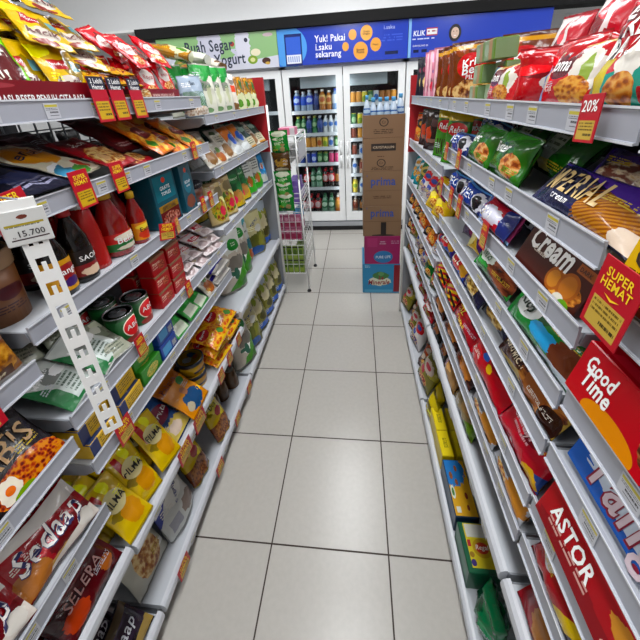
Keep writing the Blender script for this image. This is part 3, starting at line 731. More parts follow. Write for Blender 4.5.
botp('kecap', 'soy_sauce_bottle', 'sauce bottle', 'black soy sauce bottle with orange cap', .030, .165, kec, capo, lk, 'sauce', [('Bango', .6, .5, WH)], lab=(.08, .5))
botp('saus', 'sauce_bottle', 'sauce bottle', 'black sauce bottle with red cap', .030, .172, kec, capr, ls, 'sauce', [('SAORI', .72, .5, WH)], lab=(.06, .45))
botp('sambal', 'chilli_sauce_bottle', 'sauce bottle', 'big red chilli sauce bottle with yellow cap', .041, .178, redsauce, capy, lr, 'jug', [('Belibis', .6, .5, WH)], lab=(.1, .36))
botp('tomato', 'tomato_sauce_bottle', 'sauce bottle', 'red squeeze bottle with white spout', .032, .176, mat('bright_red_sauce', 'b01612', rough=.2), capw, None, 'squeeze', spout=True)
botp('smallsauce', 'chilli_sauce_bottle', 'sauce bottle', 'slim red chilli bottle with yellow cap', .024, .148, redsauce, capy, ly, 'sauce', [('Extra', .6, .5, BK)], lab=(.08, .42))
mt = mat('tin_metal', 'b0b2b6', rough=.25, metal=.9)
P('abc', 'food_can', 'can', 'green sardine can with red oval', (.072, .085, .072), lambda v: can(.036, .085, card('abc_label', '1d5a2c', [('e', .75, .55, .12, .32, 'c01820'), ('e', .75, .55, .13, .36, 'e8e0d0'), ('e', .75, .55, .12, .32, 'b81a20'), ('w', .75, .12, .14, .12, '8a2a18'), ('r', 0, .9, 1, 1, '123c1c')]), mt, [('ABC', .55, .36, WH)]), 1)
boxp('corned', 'corned_beef_tin', 'can', 'red corned beef tin', .075, .055, .05, card('corned_tin', '9c0f16', [('r', .0, .86, 1, 1, '8a6a50'), ('f', .65, .4, .22, .25, '5a100c', '8c2a1c', 'c07050'), ('t', .08, .3, .4, .7, 'e0b8a8', 3)], rough=.3), [('Pronas', .34, .66, .45, '#f0e0c0')], top=mat('tin_top', 'a07a5a', rough=.3, metal=.6))
P('canister', 'cocoa_canister', 'canister', 'brown cardboard canister', (.098, .14, .098), lambda v: tub(.049, .14, card('brown_canister', '7a5334', [('w', .75, .55, .1, .12, '4a1420'), ('t', .62, .2, .9, .35, '3a1018', 3), ('r', .86, .2, .95, .5, 'c0b8b0')]), mat('clear_lid', '96795c', rough=.25), mat('lid_top', '6a5038', rough=.3), [('Biskitop', .62, .3, '#4a1420')], taper=.98), 1)
tl = card('teal_gift_box', '1d4f5c', [('r', .08, .5, .92, .95, '1a6876'), ('r', .08, .30, .92, .42, '9a7a34'), ('r', .08, .04, .92, .30, '5a1c1c'), ('f', .5, .14, .36, .12, '4a1812', '8a4030', 'c09080'), ('e', .5, .86, .08, .05, 'b04030')], rough=.15)
boxp('gift', 'gift_pack', 'pack', 'teal gift pack with a clear jar', .13, .168, .09, tl, [('GRATIS', .5, .72, .42, '#d8e8ec'), ('TOPLES', .5, .62, .4, '#d8e8ec'), ('SPECIAL', .5, .36, .6, '#3a1a10')])
boxp('giftslim', 'gift_pack', 'pack', 'slim teal gift pack', .085, .168, .07, card('teal_slim', '24505e', [('e', .5, .6, .34, .22, '1c6c80'), ('w', .5, .2, .36, .14, '7a4a38'), ('e', .5, .86, .1, .05, 'c05038')], rough=.2), [('SEDAP', .5, .62, .5, '#d8e8ec'), ('extra', .5, .54, .3, '#d8e8ec')])
bagp('pinkpouch', 'seasoning_sachet', 'sachet', 'white sachet with red brand band', .085, .115, .014, film('pink_film', 'cfc6c6', [('r', .1, .5, .9, .7, 'a81a34'), ('w', .5, .2, .3, .14, 'b0a0a0'), ('r', 0, .93, 1, 1, 'b01a30')]), [('Sasa', .5, .6, .5, WH, 0, .2)])
bagp('olivepouch', 'seasoning_sachet', 'sachet', 'pale olive flour sachet', .10, .13, .018, film('olive_film', '9a9c8c', [('r', .12, .5, .88, .8, '7c8272'), ('t', .15, .1, .85, .4, '50584a', 5), ('w', .7, .75, .15, .1, 'c8c8bc')]))
bagp('greenpouch', 'seasoning_sachet', 'sachet', 'white and green broth sachet', .10, .13, .018, film('greenw_film', 'd4d8d4', [('d', -.8, -.5, -.45, '1d6a3c'), ('r', .3, .08, .85, .5, 'c8d0cc'), ('t', .38, .12, .78, .48, '58685c', 5)]), [('Masako', .4, .72, .5, WH, .2, .2)])
bagp('greenbox', 'seasoning_sachet', 'sachet', 'bright green stock sachet', .08, .11, .018, film('greenb_film', '2f8a3a', [('r', .1, .08, .9, .4, 'cfd6c4'), ('e', .5, .68, .36, .14, '1c6a2c')]), [('Sajiku', .5, .68, .55, WH, 0, .2)])
bagp('brownpouch', 'spice_pouch', 'pouch', 'white pouch with brown spice window', .08, .12, .02, film('brown_film', 'c6c0b6', [('w', .5, .3, .36, .22, '9a5a20'), ('w', .6, .6, .16, .12, '5a7a38')]))
boxp('bluebox', 'tea_box', 'box', 'blue stock cube box', .085, .05, .06, card('blue_box', '1f3f88', [('r', .1, .2, .6, .8, '5a9ac4'), ('r', .68, .2, .92, .6, 'd8dce0'), ('s', .68, .2, .92, .6, '222', 50)], rough=.3), top=card('blue_top', '2a4f9a', [('w', .4, .5, .3, .3, '6aa6c8')]))
boxp('yellowbox', 'spice_box', 'box', 'yellow and navy stock cube box', .09, .045, .06, card('yellow_box', 'd9b41c', [('r', 0, 0, .25, 1, '1c2a58'), ('t', .3, .2, .9, .8, '6a5a10', 4)], rough=.3), top=card('yellow_top', '2a3a60', [('w', .5, .5, .34, .34, 'b8a080')]))
boxp('greenspice', 'spice_box', 'box', 'green stock cube box', .09, .05, .055, card('greenspice', '3f8a34', [('f', .5, .5, .3, .32, 'c0a040', 'e0d080', '7a9a40')], rough=.3), top=card('greenspice_top', '4a9a3c', [('f', .5, .5, .3, .32, 'c0a040', 'e0d080', '7a9a40')]))
flatp('purplepack', 'white packet with purple band', 'b9b6b0', [('r', 0, .62, 1, .82, '2a2080'), ('r', 0, .2, 1, .3, '34289a'), ('w', .5, .45, .3, .1, 'd8d4c8')], (), .15, .15, .03, 'cake_mix_packet', 'packet')
bagp('filma', 'margarine_sachet', 'sachet', 'bright yellow margarine sachet', .09, .17, .024, film('filma_film', 'e6c80e', [('w', .62, .3, .3, .2, 'dca020'), ('r', .14, .56, .32, .92, 'a81420'), ('e', .5, .6, .34, .17, 'ece2b0')], rough=.18), [('FILMA', .5, .60, .62, '#1c1810', .0, .1, 1.3, .03)])
bagp('forvita', 'margarine_sachet', 'sachet', 'blue margarine sachet with maroon oval', .12, .17, .026, film('forvita_film', '2f4f80', [('w', .5, .15, .6, .22, 'e4d27a'), ('w', .5, .2, .25, .12, 'e8d8c8'), ('e', .5, .62, .42, .17, '7a1a3c')], rough=.22), [('Forvita', .5, .63, .72, WH, .15, .2)])
bagp('palmia', 'margarine_sachet', 'sachet', 'orange margarine sachet with a cook', .13, .17, .026, film('palmia_film', 'e09a14', [('r', 0, .78, 1, 1, '9a5a14'), ('w', .5, .25, .34, .22, '24507a'), ('w', .5, .52, .12, .1, 'c08a68'), ('e', .75, .7, .14, .09, '2f7a30'), ('w', .25, .2, .12, .1, 'c8c0a8')], rough=.22), [('Palmia', .42, .86, .6, '#5a1a10')])
P('blueband', 'margarine_tub', 'tub', 'yellow margarine tub with navy rim', (.1, .06, .1), lambda v: tub(.05, .06, card('tub_side', 'd8b41c', [('w', .75, .5, .12, .4, 'c8a060'), ('r', .6, .2, .9, .4, '1c2c50')], rough=.3), mat('navy_rim', '151c2c', rough=.3), card('tub_top', 'd8b418', [('e', .5, .5, .42, .42, 'c9a624'), ('w', .35, .55, .18, .2, 'd8e0e4'), ('w', .68, .52, .14, .2, '2c5c8a'), ('w', .6, .3, .14, .1, 'c87a30')])), 1)
bagp('noodle', 'noodle_pack', 'noodle pack', 'orange and yellow noodle pack', .15, .13, .035, film('noodle_film', 'dc8a14', [('f', .5, .5, .6, .5, 'c8500c', 'e8941c', 'f4c840', 8), ('e', .28, .72, .24, .2, 'a8101c'), ('r', 0, .0, 1, .08, 'e8c41c'), ('w', .75, .3, .12, .12, '4a8a28')], rough=.22), [('Supermi', .28, .72, .34, WH, .1, .2)])
bagp('baseyellow', 'peanut_bag', 'bag', 'clear yellow bag of brown chips', .11, .2, .05, film('peanut_film', 'c9b01c', [('r', 0, 0, 1, .38, '6a3a1c'), ('f', .5, .2, .5, .2, '4a2410', '7a4a24', '9a6a3a'), ('w', .5, .72, .3, .16, 'd8cc60'), ('w', .6, .55, .2, .1, 'a04040')], rough=.2), [('Dua', .5, .74, .4, '#202010')], kind='stand')
bagp('flour', 'flour_bag', 'bag', 'white flour bag with blue corners', .15, .22, .06, film('flour_film', 'c9cac8', [('d', -1, .9, .3, '1c2f80'), ('w', .75, .2, .25, .14, '8a7a70'), ('r', .1, .1, .4, .3, 'a0a0a8'), ('e', .55, .55, .3, .14, 'dcdcd8')], rough=.3), [('Segitiga', .6, .56, .5, '#1c2f80', 1.2)], kind='stand')
bagp('flatcereal', 'noodle_pack', 'noodle pack', 'white pack with noodle bowl photo', .15, .19, .03, film('cereal_film', 'c8c6bc', [('f', .55, .4, .34, .34, '8a4a20', 'c08a48', 'e8d0a0', 10), ('w', .8, .75, .12, .12, '5a8a3a')], rough=.3), [('Kobe', .3, .84, .36, '#303428', 0, .2)])
P('jar', 'glass_jar', 'jar', 'jar of brown spread', (.07, .11, .07), lambda v: bottle(.035, .11, mat('brown_spread', '5a4028', rough=.15), mat('jar_lid', '3c3c38', rough=.3), None, 'squeeze'), 1)
# --- far sauce bay
bagp('bigrice', 'rice_bag', 'bag', 'big rice bag with green oval and rice ears', .17, .30, .09, film('bigrice_film', 'cfc8bc', [('w', .5, .9, .6, .26, 'eceee8'), ('e', .62, .76, .22, .09, '1f8a34'), ('d', .55, -.9, .1, '4f9a20'), ('d', .45, -.95, .22, '3a7a1c'), ('w', .5, .3, .1, .1, '3a6a58'), ('w', .35, .32, .14, .04, '3a6a58'), ('t', .54, .73, .7, .8, 'dfe8d8', 2)], rough=.3), kind='stand', wr=.007)
bagp('tealrice', 'rice_bag', 'bag', 'white rice bag with teal panel', .15, .28, .09, film('tealrice_film', 'd8dad6', [('w', .5, 1, .6, .2, '58aab4'), ('r', .1, .25, .9, .5, '2a7a88'), ('w', .5, .1, .5, .2, 'b8682c'), ('t', .3, .62, .8, .68, '303030', 1)], rough=.3), kind='stand', wr=.007)
bagp('creamrice', 'rice_bag', 'bag', 'cream rice bag with olive fields', .14, .26, .09, film('creamrice_film', 'd6cfa6', [('w', .5, .25, .6, .3, '6a6c2c'), ('w', .6, .3, .2, .2, '8a8c3c'), ('w', .3, .1, .4, .12, '2c5c9a'), ('w', .55, .62, .2, .08, 'e4e4dc')], rough=.3), [('FORTUNE', .5, .78, .7, '#1f4a90', .3)], kind='stand', wr=.007)
bagp('oliverice', 'rice_bag', 'bag', 'olive rice bag with blue base', .15, .28, .09, film('oliverice_film', '7c7a38', [('w', .5, .95, .6, .2, 'b8c2cc'), ('w', .5, .55, .28, .18, 'd0c8a8'), ('w', .4, .7, .12, .1, '98a840'), ('r', 0, 0, 1, .16, '1f60b8'), ('w', .6, .3, .2, .1, '4a4820')], rough=.3), kind='stand', wr=.007)
bagp('mixwhite', 'grain_pouch', 'pouch', 'white grain pouch with small window', .09, .17, .03, film('mixwhite_film', 'd0ccc0', [('w', .5, .25, .36, .2, '8a6a44'), ('r', .1, .55, .9, .75, 'b8b4a8'), ('w', .4, .85, .2, .08, '5a6a50'), ('t', .2, .5, .8, .7, '505048', 3)]), kind='pouch')
bagp('mixblue', 'grain_pouch', 'pouch', 'clear grain pouch with blue label', .10, .17, .03, film('mixblue_film', 'b6b8b4', [('d', -.4, 1, .45, 'd07c28'), ('e', .55, .5, .26, .18, '1f5ab4'), ('w', .5, .15, .4, .12, 'd0d4d4')]))
bagp('mixgreen', 'grain_pouch', 'pouch', 'dark green grain pouch', .10, .17, .03, film('mixgreen_film', '2f4a40', [('r', 0, 0, 1, .38, 'c8c2a8'), ('r', 0, .0, 1, .08, 'c9902c'), ('w', .5, .7, .3, .1, '9ab0a4'), ('t', .2, .12, .8, .32, '3a4a38', 3)]))
bagp('nutgreen', 'nut_pouch', 'pouch', 'green nut pouch with yellow base', .11, .20, .04, film('nutgreen_film', '16502c', [('r', 0, 0, 1, .3, 'd0b42c'), ('w', .5, .3, .34, .16, 'b88a4c'), ('e', .5, .74, .32, .12, '24703c'), ('w', .3, .22, .12, .1, 'd02858')]), [('Natural', .5, .75, .5, '#c8e0c0')], kind='stand')
bagp('nutcream', 'nut_pouch', 'pouch', 'cream nut pouch with fruit', .11, .19, .04, film('nutcream_film', 'd0bc8c', [('f', .5, .34, .4, .28, '7a2a1c', 'c9b03c', '4f7a24', 6), ('w', .65, .3, .16, .12, 'c02848'), ('r', .3, .84, .6, .92, 'b09870')]), kind='stand')
bagp('nutwhite', 'nut_pouch', 'pouch', 'white and green bean pouch', .10, .20, .04, film('nutwhite_film', 'd0d2cc', [('w', .5, .2, .6, .3, '3a9a2c'), ('w', .45, .35, .2, .16, 'a0602c'), ('t', .2, .6, .8, .9, '404040', 4), ('r', 0, .96, 1, 1, 'a0182c')]), kind='stand')
bagp('skybag', 'sugar_bag', 'bag', 'sky blue and white sugar bag', .12, .2, .05, film('skybag_film', '3a88bc', [('w', .5, 0, .6, .3, 'c8ccc4'), ('w', .6, .55, .16, .1, 'e0e0e4'), ('w', .62, .55, .06, .1, 'b8202c')]), kind='stand')
P('bowl', 'dark_bowl', 'bowl', 'dark bowl pack with clear lid', (.12, .07, .12), lambda v: tub(.06, .07, mat('brown_bowl', '5a3220', rough=.4), mat('dark_lid', '1c1c20', rough=.2), mat('dark_lid_top', '3a3a40', rough=.15)), 1)
# --- noodle bay
bagp('lebar', 'noodle_pack', 'noodle pack', 'tall white and brown wide noodle pack', .17, .165, .03, film('lebar_film', 'd8d0cc', [('d', .25, -1, -.62, '8a5a22'), ('f', .5, .34, .6, .36, '6a3c10', 'a8741c', 'd0a040', 8), ('r', .1, .0, .9, .14, '5a3a28'), ('d', -.25, 1, .68, 'a81838'), ('d', -.25, 1, .74, 'd8d0cc'), ('w', .3, .92, .14, .08, '6a1a60')], rough=.25), [('Lebar', .5, .08, .6, '#d8c8a0', 0, .2), ('Mie Ayam', .5, .66, .7, '#c01828', .2, .2)])
bagp('purplenoodle', 'noodle_pack', 'noodle pack', 'purple noodle pack', .15, .165, .03, film('purplen_film', '3c1048', [('w', .5, .4, .3, .2, '8a4a30')]))
bagp('hype', 'noodle_pack', 'noodle pack', 'black noodle pack with egg photo', .16, .145, .03, film('hype_film', '171012', [('f', .6, .14, .42, .22, '5a1a0c', 'a03c14', 'd08a20', 22), ('w', .34, .16, .12, .14, 'e8e0d0'), ('e', .34, .16, .05, .05, 'd8742c'), ('w', .45, .03, .12, .06, '7a9a20')], rough=.22), [('HYPE', .40, .76, .6, '#c8a070', .1, .2, 1.1), ('ABIS', .56, .54, .66, '#d8b080', .1, .2, 1.1)])
bagp('greennoodle', 'noodle_pack', 'noodle pack', 'green and red noodle pack', .12, .15, .03, film('greenn_film', '1f7a34', [('r', 0, .5, 1, 1, 'b81c20'), ('f', .5, .3, .3, .2, *FOODR)]))
bagp('sedaap', 'noodle_pack', 'noodle pack', 'maroon and white noodle pack', .16, .12, .05, film('sedaap_film', '8a1420', [('w', .5, .0, .7, .16, 'c8a060'), ('d', .2, 1, .84, 'd8d4d0'), ('d', .3, -1, .02, 'd8d0c8'), ('w', .15, .2, .2, .24, 'a87038'), ('w', .85, .2, .12, .14, 'e0dcd4')], rough=.2), [('Sedaap', .5, .48, .8, '#22225a', 0, .25, 1.4, .07), ('Sedaap', .5, .49, .79, '#f0ece8', 0, .25, 1.4, .025)], kind='roll', wr=.006)
bagp('selera', 'noodle_pack', 'noodle pack', 'dark maroon noodle pack', .16, .11, .05, film('selera_film', '4e0c14', [('w', .25, .3, .16, .22, 'b0441c'), ('w', .8, .3, .1, .16, 'a8642c'), ('r', 0, .8, 1, .84, '8a4a4c')], rough=.18), [('SELERA', .5, .56, .6, '#d8a8a4', 0, .2)], kind='roll', wr=.006)
bagp('basesedaap', 'noodle_pack', 'noodle pack', 'dark purple and tan noodle pack', .15, .12, .05, film('baseseda_film', '2c2030', [('r', 0, 0, 1, .26, 'a89058'), ('r', 0, .8, 1, 1, '5a4a34')], rough=.2), [('Sedaap', .5, .55, .7, '#d0d0d8', 0, .25)], kind='roll')
# --- biscuit side
bagp('kris', 'biscuit_pouch', 'pouch', 'brown snack pouch with round red logo', .135, .17, .03, film('kris_film', '6a3414', [('r', 0, .86, 1, .93, 'c8962c'), ('f', .5, .16, .45, .2, '5a2c14', 'a87038', 'e0c088', 7), ('e', .45, .58, .33, .22, 'b8141c'), ('r', 0, .94, 1, 1, '4a2410')], rough=.2), [('Kris', .45, .64, .4, WH, .15, .2, 1, .03), ('Bee', .45, .52, .4, WH, .15, .2, 1, .03), ('PILLOW', .6, .38, .5, WH, -.08)])
bagp('darksnack', 'snack_pouch', 'pouch', 'black snack pouch with chips photo', .11, .18, .03, film('darks_film', '1b1a26', [('w', .5, .7, .4, .1, '7a3048'), ('f', .5, .4, .36, .2, 'a86a2c', 'd0a868', 'ecd8a0', 8), ('r', .2, .8, .8, .86, 'c8c0b8'), ('w', .5, .12, .2, .08, 'd0b030')]))
bagp('pinksnack', 'snack_pouch', 'pouch', 'pink striped snack pouch', .08, .19, .03, film('pinks_film', 'd690a4', [('s', .1, 0, .9, 1, 'e8c4cc', 4), ('w', .5, .25, .3, .12, 'c02848'), ('w', .5, .55, .2, .06, '3a4a90')]))
boxp('greencube', 'snack_box', 'box', 'small pale green biscuit cube', .065, .042, .05, card('greencube', '8ba07c', [('r', .45, 0, .75, 1, 'b08a60'), ('r', .75, 0, 1, 1, '6a8a20'), ('w', .25, .5, .2, .3, 'a8b8a0')], rough=.3), top=card('greencube_top', 'b0b8a4'))
bagp('roma', 'cracker_pack', 'biscuit pack', 'red coconut biscuit pack', .165, .095, .035, film('roma_film', 'b01622', [('d', -1, .5, -.0, 'd8d0b8'), ('d', -1, .2, -.06, '7fa8cc'), ('e', .38, .66, .2, .24, '5a1220'), ('w', .74, .55, .18, .36, 'e4e0d8'), ('w', .76, .5, .06, .3, '9ab058'), ('f', .64, .24, .22, .24, '8a4a14', 'c98434', 'e0ac58', 14), ('r', .35, .93, 1, 1, 'c8b070')], rough=.2), [('Roma', .38, .66, .30, WH, 0, .1, 1.4, .035), ('Kelapa', .30, .28, .22, '#f0d0c8', 0, .2)], kind='roll', wr=.003)
bagp('fresh', 'cracker_pack', 'biscuit pack', 'red and teal fresh pack of biscuits', .20, .135, .045, film('fresh_film', 'b5172a', [('d', .35, -1, -.22, '1f9080'), ('e', .2, .85, .2, .12, '6a1420'), ('r', .1, .34, .2, .64, '30281c'), ('r', .1, .14, .24, .44, 'd8c82c'), ('w', .42, .4, .12, .16, 'e8e4dc'), ('f', .4, .18, .14, .14, '8a4a18', 'c88238', 'e4b468', 14), ('r', .58, .06, .8, .2, 'a01a24')], rough=.18), [('Roma', .2, .85, .22, WH, 0, .1), ('FRESH', .36, .70, .40, WH, .06, .15, 1.25, .04), ('PACK', .34, .52, .33, WH, .06, .15, 1.25, .04)], kind='pouch', wr=.004)
bagp('redtwist', 'snack_pouch', 'pouch', 'glossy red crimped biscuit pouch', .14, .10, .04, film('redtwist_film', 'a80f1c', [('w', .5, .4, .2, .2, 'd8d0cc'), ('r', .0, .9, 1, .93, 'e0a0a0')], rough=.15))
bagp('yellowwhite', 'snack_pouch', 'pouch', 'white and yellow cracker pouch', .12, .19, .04, film('yellww_film', 'd8d6d2', [('d', 1, -.45, .28, 'd9ac18')], rough=.3), [('Malkist', .35, .7, .5, '#a01c40', .5, .2)])
bagp('redwhite', 'snack_pouch', 'pouch', 'red pouch with white chevrons', .12, .17, .04, film('redwhite_film', 'a8142a', [('d', 1, .55, .9, 'dcd6d4'), ('d', 1, .55, 1.05, 'a8142a'), ('d', -1, .5, .1, 'dcd6d4')], rough=.25), [('Malkist', .5, .2, .5, WH)])
bagp('whitetext', 'snack_pouch', 'pouch', 'white cracker pouch with maroon lettering', .15, .19, .04, film('whitetext_film', 'cfcdcb', [('t', .15, .1, .85, .5, '605860', 7)], rough=.3), [('Happy Tos', .5, .7, .7, '#6a2848', 0, .2)])
bagp('oreo', 'cookie_roll', 'cookie roll', 'blue cookie roll', .165, .068, .05, film('oreo_film', '1c3f8e', [('d', 1, 0, .72, '16285c'), ('w', .8, .45, .14, .4, 'd8d8e0'), ('w', .8, .45, .09, .3, '17171c'), ('r', 0, .9, 1, 1, '6aa0d8')], rough=.18), [('OREO', .42, .52, .48, '#1a62c8', 0, .1, 1.2, .08), ('OREO', .42, .53, .47, WH, 0, .1, 1.2, .03)], kind='roll')
bagp('oreopink', 'cookie_roll', 'cookie roll', 'blue and pink cookie roll', .165, .068, .05, film('oreop_film', '21509c', [('r', .6, 0, 1, 1, 'b0507c'), ('w', .66, .45, .14, .4, '17171c'), ('r', 0, 0, 1, .12, 'a8c8e8')], rough=.18), [('OREO', .34, .52, .46, WH, 0, .1, 1.2, .03)], kind='roll')
bagp('better', 'biscuit_pouch', 'pouch', 'green biscuit pouch with chocolate bar photo', .16, .10, .045, film('better_film', '2c6a1c', [('d', -.5, 1, .55, '3f8a2c'), ('f', .72, .35, .22, .24, '7a3c1c', 'c07a3c', 'e0b880', 7), ('r', .05, .1, .5, .2, '1a4a14')], rough=.2), [('Better', .34, .62, .5, WH, .1, .2, 1.1, .03)])
bagp('greendark', 'biscuit_pouch', 'pouch', 'dark green biscuit pouch with white panel', .17, .11, .05, film('greend_film', '205a1c', [('r', .3, .2, .62, .85, 'b0b4a8'), ('t', .32, .3, .6, .8, '505848', 5), ('r', .3, .05, .62, .2, 'c0b060')], rough=.18))
bagp('imperial', 'wafer_pack', 'wafer pack', 'navy wafer pack with waffle photo', .24, .085, .04, film('imperial_film', '17193c', [('e', .8, .3, .3, .42, 'b9822c'), ('s', .5, .0, 1, .7, '8a5214', 26, .6), ('d', 1, 1.6, 1.75, '4a2a8a'), ('d', 1, -1, .72, 'b9822c'), ('r', 0, .93, 1, 1, '3a2a80'), ('w', .95, .15, .12, .2, 'e0d0c0')], rough=.18), [('IMPERIAL', .36, .58, .6, '#d8b878', 0, .2, 1.5, .03), ('cream', .36, .26, .16, WH, 0, .2)], kind='roll', wr=.003)
bagp('purplewafer', 'wafer_pack', 'wafer pack', 'purple wafer pack with berries', .22, .09, .045, film('purplew_film', '36206a', [('f', .4, .4, .34, .4, 'b8945c', 'd8c8b0', '6a3c30', 8), ('w', .3, .12, .1, .14, '2a7a40'), ('w', .45, .15, .1, .14, '28306a')], rough=.18), kind='roll')
boxp('cream', 'biscuit_box', 'biscuit box', 'brown cream biscuit box', .22, .118, .018, card('cream_box', '3d1710', [('f', .76, .2, .22, .2, '5a2a10', 'b06c24', 'e0a858', 10), ('e', .62, .22, .10, .19, '9c5a1c'), ('e', .62, .22, .075, .14, 'c08438'), ('e', .8, .26, .12, .22, '9c5a1c'), ('e', .8, .26, .09, .17, 'b4742c'), ('e', .78, .02, .07, .1, 'ddd8cc'), ('e', .86, .0, .07, .09, '6a9a2c'), ('e', .3, .93, .08, .07, '7a2420'), ('r', .77, .52, .97, .66, '9a5a30')], rough=.28), [('Kelapa', .33, .78, .24, '#e8dccc', 0, .1), ('Cream', .40, .58, .62, WH, 0, .15, 1.3, .06), ('Cokelat', .3, .40, .2, '#e8dccc', 0, .15), ('DARK', .87, .59, .14, '#3a1a10')])
bagp('redgem', 'cookie_roll', 'cookie roll', 'red and white cookie roll', .15, .068, .05, film('redgem_film', 'a8152c', [('w', .5, .5, .3, .35, 'd8d8e4'), ('d', 1, 0, .8, '24306a')], rough=.18), kind='roll')
bagp('purplebar', 'wafer_bar', 'wafer', 'dark purple wafer bar', .11, .075, .035, film('purpleb_film', '3a1840', [('r', .1, .4, .6, .7, 'd0c8d0'), ('w', .8, .4, .16, .3, '7a2a50')], rough=.2), [('MILK', .35, .55, .4, '#3a1840')], kind='roll')
bagp('yellowpurple', 'wafer_bar', 'wafer', 'yellow and purple wafer bar', .11, .075, .035, film('yellowp_film', 'd6b41c', [('d', 1, .6, .85, '4a1860'), ('w', .3, .4, .16, .3, 'e8e0a0')], rough=.2), kind='roll')
bagp('greenchoc', 'cookie_roll', 'cookie roll', 'green cookie roll with chocolate pieces', .19, .082, .045, film('greenc_film', '1f7a30', [('f', .75, .4, .26, .5, '3a1c12', '6a3420', '98583a', 6), ('w', .35, .6, .26, .24, 'e0e8e0'), ('r', 0, .86, 1, 1, '124a1c')], rough=.18), [('hello', .35, .6, .3, '#18501f', 0, .2)], kind='roll')
bagp('milo', 'cookie_roll', 'cookie roll', 'green cookie roll with white swirl logo', .22, .085, .045, film('milo_film', '1c7a34', [('e', .26, .62, .2, .3, 'e6eae8'), ('w', .62, .4, .2, .2, '38a0d0'), ('w', .85, .35, .14, .36, '6a3a24'), ('r', .6, 0, 1, .15, 'c8d0d8'), ('r', 0, .88, 1, 1, '105020')], rough=.16), [('Klop', .26, .62, .24, '#122a1a', -.1, .3, 1.2, .05)], kind='roll')
bagp('ritz', 'cracker_roll', 'cracker roll', 'blue and red cracker roll', .15, .08, .045, film('ritz_film', '1c3f86', [('e', .4, .55, .34, .42, 'b8182a'), ('w', .78, .4, .14, .24, 'c9983c'), ('d', 1, 0, .9, '30206a')], rough=.18), [('RITZ', .4, .56, .42, '#f0e8d8', .05, 0, 1.3, .05)], kind='roll')
bagp('sandwich', 'cookie_pack', 'cookie pack', 'brown chocolate sandwich cookie pack', .22, .082, .04, film('sandwich_film', '35170d', [('d', 1, -1.6, -.02, 'a08a4c'), ('f', .72, .4, .26, .5, '3c1c10', '7a4422', 'b07a40', 6), ('e', .68, .45, .14, .4, '8a5428'), ('r', 0, .9, .5, 1, '8a1818'), ('e', .9, .2, .1, .3, '2a120a')], rough=.18), [('Sandwich', .27, .52, .42, '#e8d8b8', 0, .2, 1.2)], kind='roll')
bagp('navygold', 'cookie_pack', 'cookie pack', 'navy and gold cookie pack', .15, .078, .035, film('navygold_film', '1a1c34', [('f', .5, .4, .3, .4, '6a4a18', 'b08a3c', 'd8c080', 8), ('r', 0, .85, 1, 1, 'b0b0c0')], rough=.2), kind='roll')
bagp('tricolor', 'snack_roll', 'snack roll', 'red yellow triangle snack roll', .13, .078, .04, film('tricolor_film', 'a01420', [('s', .1, .0, .95, .8, 'd8b41c', 4.5, .9), ('s', .1, .0, .95, .6, '1c1410', 4.5, -.7)], rough=.18), kind='roll')
bagp('ritzred', 'cracker_roll', 'cracker roll', 'deep red cheese cracker roll', .19, .085, .045, film('ritzred_film', '8e0c1c', [('w', .75, .5, .2, .2, 'a01830'), ('r', 0, .92, 1, 1, '6a0814')], rough=.15), [('RITZ', .34, .62, .26, '#e8c820', 0, 0, 1.2, .06), ('Cheese', .5, .34, .32, '#e8b820', 0, .2, 1.1, .03)], kind='roll')
bagp('redplain', 'snack_roll', 'snack roll', 'crimson snack pouch with small badge', .2, .1, .05, film('redplain_film', 'a00e22', [('w', .6, .5, .06, .12, 'e0c020'), ('w', .45, .6, .06, .1, '2c60b0')], rough=.15), kind='roll')
bagp('redcrunch', 'biscuit_pouch', 'pouch', 'red biscuit pouch with blue corner', .16, .10, .04, film('redcrunch_film', 'a0122a', [('d', 1, -1, .62, '24407a'), ('w', .1, .8, .2, .2, 'ccc4b8'), ('w', .85, .12, .14, .14, 'd0a830'), ('t', .25, .4, .65, .7, 'e0b0b8', 3)], rough=.2), [('Crunchy', .4, .6, .4, '#e8c0c4')])
boxp('astor', 'wafer_stick_box', 'biscuit box', 'long red wafer stick box', .34, .075, .03, card('astor_box', '96101c', [('w', .3, .1, .3, .3, '7a0c18'), ('w', .5, .7, .08, .2, 'c89040'), ('t', .08, .2, .34, .4, 'd8b0a8', 2), ('r', .0, .9, 1, 1, 'b01828'), ('w', .85, .5, .2, .5, 'c8bcae'), ('s', .7, .0, 1, .6, '5a3018', 12, .5)], rough=.25), [('ASTOR', .2, .60, .26, WH, 0, .1, 1.5, .05), ('CHOCOLATE', .6, .2, .3, '#e0b0a0')], top=card('astor_top', '8c101c', [('r', .3, .3, .6, .7, 'a82030'), ('r', .75, .0, 1, 1, '7a0c18')], rough=.3))
boxp('tango', 'wafer_box', 'biscuit box', 'blue and white wafer box', .32, .066, .02, card('tango_box', '2c62b0', [('w', .45, .55, .36, .34, 'cfd8e4'), ('w', .85, .3, .16, .34, 'd0c8b0'), ('d', 1, 1, 1.55, '1c3c80')], rough=.25), [('Tango', .34, .50, .48, '#8a1430', 0, .15, 1.6, .07), ('Tango', .34, .52, .46, '#d8c4cc', 0, .15, 1.6, .02)])
boxp('blackbox', 'chocolate_wafer_box', 'biscuit box', 'black chocolate wafer box', .34, .072, .03, card('black_box', '1c1214', [('w', .2, .5, .08, .4, '8a2c3c'), ('t', .4, .25, .9, .75, 'b0a0a0', 1)], rough=.2), [('Chocolate', .65, .5, .3, '#d8ccc8')])
